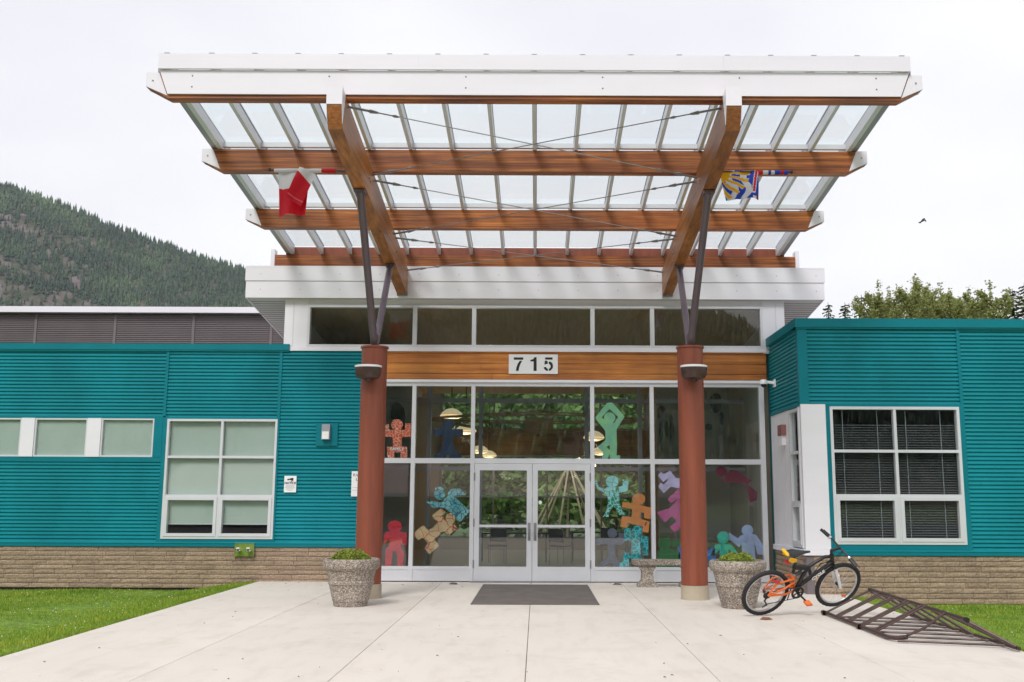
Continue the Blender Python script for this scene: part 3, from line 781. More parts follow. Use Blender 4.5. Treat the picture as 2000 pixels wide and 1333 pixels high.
MB().prism([(bx0, YG + .151, 3.5), (bx0, 28.9, 3.5), (bx0, 28.9, zf_b + 9 * SL), (bx0, YG + .151, zf_b)], (.119, 0, 0)).build('side_wall', M['white_metal'], eb)
MB().prism([(bx1 - .12, YG + .151, 3.5), (bx1 - .12, 28.9, 3.5), (bx1 - .12, 28.9, zf_b + 9 * SL), (bx1 - .12, YG + .151, zf_b)], (.12, 0, 0)).build('side_wall', M['white_metal'], eb)
# cedar band
wx0, wx1 = PX(712, 715, YG), PX(1496, 715, YG)
zz_ = [PZ(1250, p, YG) for p in (743, 731.5, 711.5, 692.5, 687.5)]
for a, b in zip(zz_[:-1], zz_[1:]):
    bv = .006
    for xa, xb in ((wx0, -1.2 + rnd.uniform(-.5, .5)), (None, wx1)):
        if xa is None: xa = last
        last = xb
        MB().prism([(xa + .002, YG - .015 + bv, a + .002), (xa + .002, YG - .015, a + .002 + bv), (xa + .002, YG - .015, b - .002 - bv), (xa + .002, YG - .015 + bv, b - .002), (xa + .002, YG + .02, b - .002), (xa + .002, YG + .02, a + .002)], (xb - xa - .004, 0, 0)).build('cedar_board', M['board'], eb)
MB().box(wx0, wx1, YG + .02, YG + .15, zz_[0], zz_[-1]).build('band_backing', M['dark'], eb)
# number plate
t = thing('number_sign', 'white plate reading 715 in black stencil figures on the cedar band', 'sign', W(1041, 712, YG - .03))
a, b = W(993.5, 730.5, YG - .03), W(1089.5, 693, YG - .03)
MB().box(a.x, b.x, YG - .045, YG - .028, a.z, b.z).build('plate', M['white_paint'], t)
q = lambda cx, cy: (a.x + (b.x - a.x) * (cx - 225) / 1610, YG - .0455, b.z - (b.z - a.z) * (cy - 215) / 625)
d7 = MB(); d7.prism([q(390, 390), q(700, 390), q(700, 315), q(390, 315)], (0, -.002, 0))
d7.prism([q(460, 748), q(548, 748), q(568, 640), q(605, 530), q(665, 430), q(585, 425), q(520, 520), q(480, 630)], (0, -.002, 0)); d7.build('figure_seven', M['ink'], t)
d1 = MB(); d1.prism([q(1040, 748), q(1142, 748), q(1138, 305), q(1070, 305), q(1020, 372), q(930, 400), q(935, 440), q(1040, 445)], (0, -.002, 0)); d1.build('figure_one', M['ink'], t)
d5 = MB(); d5.prism([q(1418, 382), q(1662, 382), q(1662, 312), q(1418, 312)], (0, -.002, 0))
d5.prism([q(1395, 545), q(1440, 530), q(1505, 515), q(1505, 455), q(1470, 415), q(1408, 420)], (0, -.002, 0))
d5.prism([q(1372, 625), q(1395, 690), q(1445, 735), q(1510, 748), q(1510, 680), q(1470, 660), q(1445, 620)], (0, -.002, 0))
d5.prism([q(1537, 748), q(1610, 725), q(1665, 660), q(1680, 590), q(1660, 510), q(1610, 455), q(1537, 445), q(1537, 515), q(1580, 545), q(1600, 600), q(1585, 650), q(1537, 680)], (0, -.002, 0)); d5.build('figure_five', M['ink'], t)
# curtain wall
gt, gb = PZ(1040, 744, YG), 0.02
kz = PZ(1250, 1111, YG)                      # kick panel top
tz = PZ(1250, 902, YG)                       # transom
jx0, jx1 = PX(738, 930, YG), PX(1492, 930, YG)
mx_ = [PX(p, 930, YG) for p in (806, 922.5, 1157, 1274.5)]
fwd = .05
f = MB(); n0, n1 = YG - .05, YG + .09
f.box(jx0, jx0 + .09, n0, n1, gb, gt); f.box(jx1 - .06, jx1 + .04, n0, n1, gb, gt)
f.box(jx0 + .09, jx1 - .06, n0, n1, gt - .12, gt)
for x in mx_: f.box(x - .04, x + .04, n0, n1, gb, gt - .12)
xs = [jx0 + .05] + mx_ + [jx1 - .02]
for k, (a, b) in enumerate(zip(xs[:-1], xs[1:])):
    f.box(a + .04, b - .04, n0 + .003, n1 - .003, tz - .05, tz + .05)
    if k != 2:
        f.box(a + .04, b - .04, n0 + .003, n1 - .003, kz - .03, kz + .03)
curt = f.build('curtain_wall', M['frame'], eb)
MB().box(jx0, jx1 + .04, YG - .09, YG - .051, gt - .045, gt + .008).build('head_flashing', M['white_metal'], curt)
for k, (a, b) in enumerate(zip(xs[:-1], xs[1:])):
    MB().box(a + .035, b - .035, YG + .015, YG + .023, tz + .045, gt - .115).build('pane', M['glass'], curt)
    if k != 2:
        MB().box(a + .035, b - .035, YG + .015, YG + .023, kz + .025, tz - .045).build('pane', M['glass'], curt)
        MB().box(a + .041, b - .041, YG - .035, YG + .05, gb, kz - .031).build('kick_panel', M['frame'], curt)
# doors
dl, dr = mx_[1] + .042, mx_[2] - .042; dm = (dl + dr) / 2; dz1 = tz - .055
for s_, (a, b) in ((1, (dl + .004, dm - .004)), (-1, (dm + .004, dr - .004))):
    d = MB(); st = .105; y0, y1 = YG - .045, YG + .005
    d.box(a, a + st, y0, y1, .025, dz1); d.box(b - st, b, y0, y1, .025, dz1)
    d.box(a + st, b - st, y0, y1, .025, .30); d.box(a + st, b - st, y0, y1, dz1 - .13, dz1)
    zm = PZ(1040, 1028, YG); d.box(a + st, b - st, y0 + .005, y1 - .005, zm - .025, zm + .025)
    do = d.build('door', M['frame'], eb)
    MB().box(a + st - .004, b - st + .004, YG - .022, YG - .016, .296, zm - .02).build('pane', M['glass'], do)
    MB().box(a + st - .004, b - st + .004, YG - .022, YG - .016, zm + .02, dz1 - .126).build('pane', M['glass'], do)
    hx = (b - .055) if s_ == 1 else (a + .055)
    h = MB(); h.box(hx - .028, hx + .028, y0 - .008, y0 - .001, .80, 1.15); h.tube([(hx, y0 - .005, 0.84), (hx, y0 - .06, .86), (hx, y0 - .06, .98), (hx, y0 - .005, 1.0)], .011, 6)
    h.build('handle', M['steel'], do)
    ed = a if s_ == 1 else b
    for zq in (.35, 1.15, 2.05):
        MB().lathe([(0, -.08), (.013, -.078), (.013, .078), (0, .08)], (ed, y0 - .012, zq), 8).build('hinge', M['steel'], do)
    if s_ == -1:
        MB().lathe([(0, -.003), (.035, -.003), (.035, 0)], (a + st + .05, YG - .0235, 1.55), 16, 'y').build('sticker', M['white_paint'], do)
MB().box(dl - .04, dr + .04, YG - .14, YG + .1, .002, .02).build('threshold', M['steel'], eb)
# ------------------------------------------------------------------ interior
inn = struct('interior_floor', MB().box(bx0 + .12, XR + .1, YG + .1, 33, -.05, .003), M['lino'])
struct('interior_wall', MB().box(-4.3, -4.1, YG + .3, 33, 0, 4.6), M['plaster'])
struct('interior_wall', MB().box(XR + .02, XR + .12, YG + .15, 33, 0, 4.4), M['plaster'])
rwm = MB(); YB = 33.0
rwm.box(-4.1, -3.2, YB, YB + .2, 0, 5.2); rwm.box(3.6, XR, YB, YB + .2, 0, 5.2); rwm.box(-3.2, 3.6, YB, YB + .2, 0, .35)
struct('interior_wall', rwm, M['plaster'])
MB().box(-3.2, 3.6, YB - .2, YB + .1, 3.05, 3.86).build('bulkhead', M['bulkhead'], eb)
window(eb, -3.2, 3.6, .35, 3.04, front(YB), [.26, .52, .78], [.5], .06, mat='frame_grey')
window(eb, -3.2, 3.6, 3.87, 5.2, front(YB), [.26, .52, .78], [], .06, mat='frame_grey')
MB().box(bx0, bx1, 28.9, YB + .2, 5.2, 5.35).build('rear_roof', M['soffit'], eb)
# vestibule screen
YV = 22.6; vz = PZ(1040, 783, YV); f = MB()
vx = [PX(p, 830, YV) for p in (838, 939, 1146, 1250)]
for x in vx: f.box(x - .045, x + .045, YV, YV + .1, 0, 4.6)
f.box(-4.1, XR, YV + .003, YV + .097, vz - .05, vz + .05); f.box(-4.1, XR, YV + .003, YV + .097, 2.25, 2.33)
scn = f.build('vestibule_screen', M['frame_grey'], eb)
for a, b in zip([-4.1] + vx, vx + [XR]):
    MB().box(a + .05, b - .05, YV + .04, YV + .046, 2.34, vz - .06).build('pane', M['glass'], scn)
slc = MB(); slc.prism([(bx0 + .125, YG + .16, zf_b - .02), (bx0 + .125, 28.88, zf_b - .02 + 8.7 * SL), (bx0 + .125, 28.88, zf_b + 8.7 * SL), (bx0 + .125, YG + .16, zf_b)], (bx1 - bx0 - .25, 0, 0))
struct('ceiling', slc, M['ceiling'])
# pendant lamps, canoe frame, table, chairs
def lamp(px, py, Y, r):
    c = W(px, py, Y)
    t = thing('pendant_lamp', 'glowing cream dome pendant lamp hanging in the entrance hall', 'lamp', c, 'pendant lamps in the entrance hall')
    MB().lathe([(.05, r * .62), (r * .5, r * .52), (r * .85, r * .25), (r, 0)], c, 20).build('shade', M['lamp_glow'], t, True)
    MB().lathe([(r, -.01), (r * .9, -r * .16), (r * .5, -r * .3), (0, -r * .34)], c, 20).build('diffuser', M['lamp_glow'], t, True)
    MB().tube([c + Vector((0, 0, r * .6)), c + Vector((0, 0, 1.6))], .012, 5).build('cord', M['black'], t)
    ld = bpy.data.lights.new('lamp_light', 'POINT'); ld.energy = 7; ld.color = (1.0, .80, .55); ld.shadow_soft_size = .12
    lo = bpy.data.objects.new('lamp_light', ld); col.objects.link(lo); lo.parent = t; lo.location = (0, 0, -r * .34 - .16)
for a in ((882, 812, 26, .30), (910, 842, 28, .30), (937, 881, 31, .27), (955, 890, 32, .25), (1160, 855, 28, .30), (1172, 884, 31, .27)): lamp(*a)
t = thing('canoe_frame', 'long bare wooden canoe frame hanging inside the entrance hall', 'canoe frame', W(1045, 830, 25))
YC = 25.0
pL, pR = W(832, 818, YC), W(1262, 822, YC); cz = W(1045, 843, YC).z; tp = W(1045, 808, YC).z
def gun(zmid, dy):
    pts = []
    for k in range(17):
        u = k / 16; e = math.sin(math.pi * u)
        pts.append((pL.x + (pR.x - pL.x) * u, YC + dy * e, pL.z + (zmid - pL.z) * e))
    return pts
for zmid, dy in ((tp, -.35), (tp, .35), (cz, -.28), (cz, .28), ((tp + cz) / 2, -.36), ((tp + cz) / 2, .36), (cz - .05, 0)):
    MB().tube(gun(zmid, dy), .02, 5).build('stringer', M['rib_wood'], t)
cm = W(1053, 815, YC); rb = MB(); n = 22
pts = [(cm.x + .36 * math.cos(6.2832 * k / n), YC - .3 + .25 * math.sin(6.2832 * k / n), cm.z + .17 * math.sin(6.2832 * k / n)) for k in range(n + 1)]
MB().tube(pts, .018, 5).build('hoop', M['rib_wood'], t)
MB().box(cm.x - .36, cm.x + .36, YC - .05, YC + .05, cz - .04, cm.z - .02).build('centre_panel', M['rib_wood'], t)
for u in (.25, .75):
    x = pL.x + (pR.x - pL.x) * u
    MB().tube([(x, YC, tp), (x, YC, 5.2)], .006, 4).build('hanger', M['steel'], t)
def table(x, y, wd, dp, lab):
    t = thing('table', lab, 'table', (x, y, .003))
    MB().box(x - wd / 2, x + wd / 2, y - dp / 2, y + dp / 2, .72, .76).build('table_top', M['black'], t)
    for sx in (-1, 1):
        for sy in (-1, 1):
            MB().tube([(x + sx * (wd / 2 - .06), y + sy * (dp / 2 - .06), .003), (x + sx * (wd / 2 - .06), y + sy * (dp / 2 - .06), .72)], .02, 6).build('leg', M['black'], t)
table(-.6, 26.5, 1.8, .8, 'long dark table inside the hall behind the left door')
table(1.7, 27.5, 1.6, .8, 'long dark table inside the hall behind the right door')
def chair(x, y, rz, lab):
    t = thing('chair', lab, 'chair', (x, y, .003)); mm = Matrix.Translation((x, y, .003)) @ Matrix.Rotation(rz, 4, 'Z')
    q_ = lambda p: mm @ p
    MB().box(-.22, .22, -.22, .22, .43, .47).build('seat', M['black'], t, xf=q_)
    MB().prism([(-.21, .2, .55), (.21, .2, .55), (.2, .26, .88), (-.2, .26, .88)], (0, .02, 0)).build('backrest', M['black'], t, xf=q_)
    for sx in (-.2, .2):
        MB().tube([(sx, -.2, 0), (sx, -.2, .43)], .012, 6).build('leg', M['steel'], t, xf=q_)
        MB().tube([(sx, .2, 0), (sx, .2, .45), (sx, .24, .85)], .012, 6).build('leg', M['steel'], t, xf=q_)
chair(-1.0, 25.7, 3.3, 'black chair pulled out before the dark table on the left')
chair(.6, 25.6, 2.6, 'black chair angled towards the end of the long hall table')
chair(1.9, 26.6, 3.0, 'black chair tucked at the table behind the right door')
struct('interior_wall', MB().box(2.95, XR + .01, 24.5, 24.65, .004, 4.6), M['plaster'])
struct('interior_wall', MB().box(-4.09, -2.98, 24.5, 24.65, .004, 4.6), M['plaster'])
for k, (px, py, w_, h_, nm) in enumerate(((1292, 806, .22, .34, 'round dark mask'), (1291, 850, .10, .75, 'long dark carved staff'), (1302, 838, .09, .42, 'short dark carved paddle'), (1312, 842, .10, .8, 'narrow dark carved pole'), (1398, 788, .30, .5, 'wide dark fish carving'), (1409, 818, .10, .34, 'thin pale edged carving'), (1384, 834, .18, .16, 'small square dark plaque'), (775, 805, .3, .5, 'large brown drum'), (787, 815, .10, .5, 'green narrow carving'))):
    c = W(px, py, 24.49); n_ = 10
    pts = [(c.x + w_ / 2 * math.cos(6.2832 * j / n_) * (1 + .15 * math.sin(j * 2.3 + k)), 24.497, c.z + h_ / 2 * math.sin(6.2832 * j / n_)) for j in range(n_)]
    tag(MB().prism(pts, (0, -.03, 0)).build('wall_hanging', M['bark']), nm + ' hung on the beige wall inside the hall', 'wall hanging', 'hangings on the hall walls')

# ------------------------------------------------------------------ paper figures on the glass
YP = YG + .030
def figure(off, scl, colour, label, bodies, heads=(), holes=(), line=None, lscale=40, lw=.05, c2=None, grp=None):
    ox, oy = off; q_ = lambda p, d=0: Vector(W(ox + p[0] / scl, oy + p[1] / scl, YP)) + Vector((0, d, 0))
    m = MB(); k = 0
    for poly in bodies:
        loops = [[q_(p, k * .0015) for p in poly]]
        if k == 0: loops += [[q_(p) for p in h] for h in holes]
        m.poly_holes(loops, (0, .0012, 0)); k += 1
    for (hx, hy, rx, ry) in heads:
        loops = [[q_((hx + rx * math.cos(6.2832 * j / 24), hy + ry * math.sin(6.2832 * j / 24)), k * .0015) for j in range(24)]]
        m.poly_holes(loops, (0, .0012, 0)); k += 1
    o = m.build('paper_figure', paper('paper', colour, line, lscale, lw, c2))
    return tag(o, label, 'paper figure', 'paper figures stuck on the entrance glass')
Z1 = ((740, 750), 7.84); Z2 = ((740, 920), 6.665); Z3 = ((1150, 770), 8.886); Z4 = ((1150, 910), 6.347); Z5 = ((1360, 900), 6.06)
fa = figure(*Z1, (0.75, .10, .025), 'bright orange paper figure with white scribbles and the word FAMILY',
       [[(68, 620), (155, 620), (155, 705), (400, 705), (400, 605), (490, 605), (490, 812), (350, 815), (345, 960), (430, 965), (435, 1155), (335, 1155), (330, 1050), (240, 1050), (235, 1155), (130, 1155), (125, 965), (215, 960), (210, 815), (68, 812)]],
       [(278, 628, 90, 85)], line=(.8, .72, .68), lscale=17, lw=.035)
p = W(740 + 280 / 7.84, 750 + 1000 / 7.84, YP - .003)
place_text('lettering', 'FAMILY', .085, 'white_paint', fa, p, .0005, 1.0, .002)
figure(*Z1, (.022, .038, .09), 'dark navy paper figure with arms stretched straight out',
       [[(835, 690), (1290, 693), (1290, 800), (1140, 800), (1130, 950), (1170, 960), (1180, 1060), (1270, 1070), (1265, 1155), (1075, 1155), (1075, 1075), (1035, 1075), (1030, 1155), (845, 1155), (845, 1080), (940, 1060), (960, 950), (985, 900), (985, 795), (835, 795)]], [(1060, 625, 88, 86)])
figure(*Z2, (.50, .008, .03), 'crimson red paper figure standing beside the rust column',
       [[(100, 790), (250, 785), (365, 810), (360, 975), (290, 960), (285, 900), (280, 960), (300, 1010), (330, 1060), (310, 1245), (240, 1245), (240, 1100), (210, 1040), (175, 1060), (160, 1245), (78, 1245), (90, 1020), (130, 980), (140, 890), (125, 900), (60, 975), (55, 930), (70, 830)]], [(208, 725, 90, 78)])
figure(*Z2, (.04, .36, .42), 'turquoise patterned paper figure with a wing above the tan one',
       [[(615, 395), (680, 395), (830, 410), (860, 360), (960, 310), (1050, 400), (1185, 520), (1140, 585), (1120, 575), (1115, 610), (1070, 660), (1020, 640), (960, 560), (880, 500), (820, 475), (700, 480)],
        [(715, 260), (740, 220), (800, 205), (862, 235), (830, 275)], [(890, 345), (900, 270), (950, 235), (1050, 230), (1140, 315), (960, 325)]], [(790, 315, 72, 62)], line=(.01, .13, .2), lscale=11, lw=.06, c2=(.35, .62, .66))
figure(*Z2, (.62, .42, .24), 'tan paper figure with red lines sprawling diagonally on the glass',
       [[(690, 580), (810, 488), (868, 535), (825, 585), (870, 650), (905, 690), (960, 700), (975, 695), (1030, 745), (905, 840), (860, 790), (820, 800), (770, 850), (720, 890), (785, 975), (660, 1085), (595, 1010), (640, 940), (570, 870), (515, 905), (442, 820), (575, 705), (640, 775), (700, 745), (760, 680), (735, 640)]], [(930, 622, 62, 74)], line=(.5, .02, .015), lscale=5.5, lw=.028)
figure(*Z3, (.26, .58, .46), 'mint green paper figure with arms arched over its head',
       [[(105, 415), (320, 150), (410, 150), (620, 390), (480, 620), (485, 800), (490, 860), (480, 1065), (545, 1065), (540, 1155), (365, 1155), (365, 1040), (320, 1145), (220, 1120), (255, 1020), (150, 920), (290, 800), (285, 640)]],
       [(360, 415, 100, 96)], [[(225, 405), (355, 255), (510, 400), (440, 500), (320, 500)], [(305, 915), (363, 885), (363, 975)]], c2=(.32, .62, .30))
figure(*Z4, (.30, .68, .70), 'pale aqua paper figure with green patterned trousers and raised arms',
       [[(75, 180), (105, 190), (120, 260), (200, 290), (235, 262), (350, 270), (420, 250), (420, 170), (495, 170), (480, 315), (370, 340), (375, 380), (230, 380), (225, 360), (120, 290), (75, 230)]], [(290, 195, 80, 72)], line=(.02, .25, .12), lscale=6, lw=.03)
figure(*Z4, (.03, .30, .22), 'green patterned paper trousers below the pale aqua figure',
       [[(230, 383), (376, 383), (385, 480), (420, 570), (465, 595), (450, 615), (380, 615), (350, 550), (310, 500), (260, 560), (245, 635), (175, 635), (220, 550), (240, 450)]], line=(.45, .78, .76), lscale=14, lw=.08)
figure(*Z4, (.72, .26, .085), 'plain orange paper figure bent over the cyan patterned one',
       [[(420, 450), (560, 465), (680, 500), (775, 520), (765, 665), (690, 650), (680, 580), (645, 580), (640, 660), (755, 690), (740, 830), (665, 820), (670, 750), (480, 710), (470, 770), (390, 755), (410, 625), (530, 635), (540, 540), (410, 510)]], [(620, 412, 80, 72)], [[(700, 745), (722, 700), (705, 700), (690, 740)]])
figure(*Z4, (.02, .22, .24), 'cyan and black patterned paper figure kneeling above the bench',
       [[(440, 775), (520, 775), (515, 860), (600, 870), (740, 880), (735, 1115), (675, 1110), (665, 990), (650, 990), (640, 1120), (670, 1165), (530, 1165), (500, 1140), (490, 1275), (380, 1275), (385, 1200), (420, 1190), (430, 1075), (500, 1080), (530, 1130), (530, 930), (440, 930)]], [(600, 808, 66, 66)], line=(.06, .55, .62), lscale=13, lw=.09)
figure(*Z4, (.10, .105, .155), 'slate grey paper figure with outstretched arms beside the door',
       [[(78, 895), (240, 895), (370, 900), (370, 830), (435, 835), (435, 975), (320, 980), (320, 1140), (380, 1140), (375, 1275), (300, 1275), (300, 1215), (240, 1215), (150, 1275), (90, 1275), (160, 1190), (240, 1130), (240, 975), (78, 975)]], [(290, 835, 60, 62)])
figure(*Z4, (.52, .46, .72), 'pale lavender zigzag paper figure beside the rust column',
       [[(857, 120), (895, 75), (930, 105), (1010, 62), (1080, 155), (1190, 150), (1200, 270), (1090, 278), (1020, 260), (930, 340), (860, 260), (890, 210), (930, 235), (985, 175), (970, 165), (920, 205)]])
figure(*Z4, (.55, .12, .30), 'pink paper figure leaning diagonally behind the rust column',
       [[(975, 415), (1110, 285), (1180, 285), (1180, 400), (1150, 470), (1180, 560), (1150, 760), (1065, 825), (1005, 765), (1090, 685), (1030, 625), (940, 705), (840, 575), (1000, 530), (1110, 410), (1020, 465)]])
figure(*Z4, (.03, .16, .05), 'dark green paper figure crouching low above the bench seat',
       [[(850, 1060), (890, 1035), (980, 1015), (1080, 1055), (1130, 1080), (1130, 1275), (850, 1275)]], [(940, 960, 80, 76), (1082, 965, 50, 50)])
figure(*Z4, (.03, .20, .55), 'blue paper figure mostly hidden behind the rust column',
       [[(1112, 990), (1400, 990), (1410, 1080), (1560, 1000), (1575, 1200), (1112, 1180)]], [(1280, 940, 65, 65)])
figure(*Z5, (.05, .50, .38), 'sea green paper figure above the right planter',
       [[(225, 995), (280, 988), (420, 995), (495, 1100), (480, 1120), (440, 1110), (380, 1040), (370, 1240), (280, 1240), (275, 1045), (205, 1140), (165, 1125)]], [(318, 912, 72, 74)])
figure(*Z5, (.36, .42, .66), 'periwinkle blue paper figure waving above the right planter',
       [[(385, 850), (490, 920), (540, 880), (640, 865), (710, 880), (800, 1015), (800, 1115), (725, 1110), (690, 980), (695, 1120), (720, 1260), (560, 1260), (540, 1120), (535, 990), (505, 1025), (395, 940)]], [(605, 825, 68, 66)])
figure(*Z5, (.16, .012, .04), 'dark maroon paper figure high in the right end pane',
       [[(300, 245), (400, 110), (500, 120), (655, 235), (600, 285), (560, 270)], [(590, 275), (725, 375), (715, 470), (640, 500), (615, 430)]], [(295, 130, 66, 60)])

# ------------------------------------------------------------------ canopy
cn = thing('entrance_canopy', 'sloping glass canopy on timber beams and two rust columns over the walk', 'canopy', (X0, 16.7, 0))
BT = lambda y: 7.40 - 0.104 * (y - 12.95)            # top of beams
GB = lambda y: 6.55 - 0.121 * (y - 12.79)            # bottom of girders
XG = 2.69
YB1, YB2, YB3, YB4 = 12.98, 15.33, 17.80, 20.22
for yb_, hgt in ((YB1, .36), (YB2, .36), (YB3, .35)):
    zt = BT(yb_) - .004; zb = zt - hgt; th = .18
    e = [(-5.33, zt), (-5.33, zt - .20), (-5.03, zb), (5.03, zb), (5.33, zt - .20), (5.33, zt)]
    be = MB().prism([(X0 + x, yb_, z) for x, z in e], (0, th, 0)).build('beam', M['wood_x'], cn)
    for s_ in (-1, 1):
        c_ = MB()
        sl = lambda z: 5.03 + (.14) * (z - zb) / hgt            # slanted cladding edge
        zl = zt - .20; zcut = zb + (sl(zb) - 5.03)              # lower edge of the cladding on the front
        pl = [(sl(zb + .03), zb + .03), (5.335, zl), (5.335, zt + .004), (sl(zt), zt + .004)]
        poly = [(X0 + s_ * x, yb_ - .008, z) for x, z in pl]
        if s_ < 0: poly = poly[::-1]
        c_.prism(poly, (0, .007, 0))
        xe = X0 + s_ * 5.336; c_.box(min(xe, xe + s_ * .006), max(xe, xe + s_ * .006), yb_ - .008, yb_ + th + .004, zl, zt + .004)
        c_.build('end_cap', M['white_metal'], be)
        MB().lathe([(0, -.012), (.012, -.010), (.012, 0)], (X0 + s_ * 5.25, yb_ - .008, zt - .11), 8, 'y').build('bolt', M['steel'], be)
# back beam resting on the roof, with flashing
zt4 = BT(YB4) - .02
b4 = MB().box(X0 - 5.42, X0 + 5.42, YB4, YB4 + .18, zf_t - .2, zt4).build('beam', M['wood_x'], cn)
for s_ in (-1, 1):
    xa = X0 + s_ * 5.425; MB().box(min(xa, xa + s_ * .08), max(xa, xa + s_ * .08), YB4 - .005, YB4 + .2, zf_t - .2, zt4 + .12).build('end_cap', M['white_metal'], b4)
MB().box(X0 - 5.2, X0 + 5.2, YB4 + .02, YB4 + .06, zt4 + .001, zt4 + .17).build('back_flashing', M['rust'], cn)
# front fascia
zt1, zb1 = 7.645, 7.08
MB().prism([(X0 - 5.03, YB1 - .03, zb1 + .0), (X0 + 5.03, YB1 - .03, zb1), (X0 + 5.16, YB1 - .03, 7.425), (X0 - 5.16, YB1 - .03, 7.425)], (0, .021, 0)).build('fascia', M['white_metal'], cn)
MB().box(X0 - 5.17, X0 + 5.17, YB1 - .07, YB1 - .035, 7.43, zt1).build('fascia', M['white_metal'], cn)
MB().box(X0 - 5.17, X0 + 5.17, YB1 - .034, YB1 + .02, zt1 - .04, zt1 - .002).build('fascia_cap', M['white_metal'], cn)
sc_ = MB()
for k in range(6):
    for z in (7.18, 7.34):
        sc_.lathe([(0, -.006), (.011, -.004), (.012, .001)], (X0 - 4.7 + k * 1.88, YB1 - .03, z), 6, 'y')
sc_.build('screws', M['purple_steel'], cn)
for x in (-1.6, 2.6):
    MB().box(X0 + x, X0 + x + .006, YB1 - .072, YB1 - .0702, 7.432, zt1 - .002).build('fascia_joint', M['frame'], cn)
# rafters, cross bars, glass
RXS = [0, .665, 1.33, 1.995, 2.66, 3.255, 3.85, 4.445, 5.06]
RXS = [-x for x in RXS[:0:-1]] + RXS
y0_, y1_ = YB1 + .02, YB4 + .02; RH = .165
for i, x in enumerate(RXS):
    edge = i in (0, len(RXS) - 1); wd = .055 if not edge else .075
    xx = X0 + x
    ra = MB().prism([(xx - wd / 2, y0_, BT(y0_)), (xx - wd / 2, y1_, BT(y1_)), (xx - wd / 2, y1_, BT(y1_) + RH), (xx - wd / 2, y0_, BT(y0_) + RH)], (wd, 0, 0)).build('rafter', M['frame'], cn)
    MB().prism([(xx - .035, YB1 + .03, BT(YB1 + .03) + RH + .008), (xx - .035, y1_, BT(y1_) + RH + .008), (xx - .035, y1_, BT(y1_) + RH + .03), (xx - .035, YB1 + .03, BT(YB1 + .03) + RH + .03)], (.07, 0, 0)).build('glazing_cap', M['frame_grey'], ra)
    MB().box(xx - .035, xx + .035, YB1 - .066, YB1 - .01, zt1 + .001, zt1 + .018).build('glazing_clip', M['frame_grey'], ra)
    if edge:
        s_ = -1 if i == 0 else 1; xo = xx + s_ * .04
        MB().prism([(xo, y0_, BT(y0_) + .02), (xo, y1_, BT(y1_) + .02), (xo, y1_, BT(y1_) + RH), (xo, y0_, BT(y0_) + RH)], (s_ * .10, 0, 0)).build('edge_mullion', M['frame_grey'], ra)
spans = [(YB1 + .05, YB2 + .10), (YB2 + .10, YB3 + .10), (YB3 + .10, YB4 - .02)]
for i, (a, b) in enumerate(zip(RXS[:-1], RXS[1:])):
    xa, xb = X0 + a + .03, X0 + b - .03
    for k, (ya, yb_) in enumerate(spans):
        MB().prism([(xa - .02, ya + .01, BT(ya) + RH - .014), (xa - .02, yb_ - .01, BT(yb_) + RH - .014), (xa - .02, yb_ - .01, BT(yb_) + RH - .004), (xa - .02, ya + .01, BT(ya) + RH - .004)], (xb - xa + .04, 0, 0)).build('glass_pane', M['roof_glass'], cn)
        if k < 2:
            MB().box(xa, xb, yb_ - .04, yb_ + .03, BT(yb_) + .07, BT(yb_) + RH - .016).build('cross_bar', M['frame'], cn)
# girders
for s_ in (-1, 1):
    xc = X0 + s_ * XG; wg = .10
    ye = 19.84
    prof = [(12.74, 7.09), (12.74, 6.83), (12.86, 6.545), (ye, GB(ye)), (ye, GB(ye) + .54), (13.0, GB(13.0) + .555)]
    gd = MB().prism([(xc - wg, y, z) for y, z in prof], (2 * wg, 0, 0)).build('girder', M['wood_y'], cn)
    MB().box(xc - wg - .006, xc + wg + .006, 12.725, 12.739, 6.85, 7.12).prism([(xc - wg - .007, 12.726, 7.1), (xc - wg - .007, 12.726, 6.85), (xc - wg - .007, 12.80, 6.60), (xc - wg - .007, 12.95, 7.06)], (.005, 0, 0)) \
        .prism([(xc + wg + .002, 12.726, 7.1), (xc + wg + .002, 12.726, 6.85), (xc + wg + .002, 12.80, 6.60), (xc + wg + .002, 12.95, 7.06)], (.005, 0, 0)) \
        .build('end_cap', M['white_metal'], gd)
    MB().box(xc - wg - .004, xc + wg + .004, ye - .1, ye + .004, GB(ye) - .02, GB(ye) + .09).build('end_shoe', M['steel'], gd)
    bo = MB()
    for yy, dz in ((15.0, .28), (15.12, .28), (18.1, .25), (18.15, .12), (19.6, .35), (19.7, .15)):
        bo.lathe([(0, -.018), (.016, -.016), (.016, 0)], (0, 0, 0), 6, 'y')
        k0 = len(bo.v) - 18
        for q_ in range(k0, len(bo.v)):
            vx_, vy_, vz_ = bo.v[q_]; bo.v[q_] = (xc - s_ * (wg + .001) + s_ * vy_, yy + vx_, GB(yy) + dz + vz_)
    bo.build('bolts', M['steel'], gd)
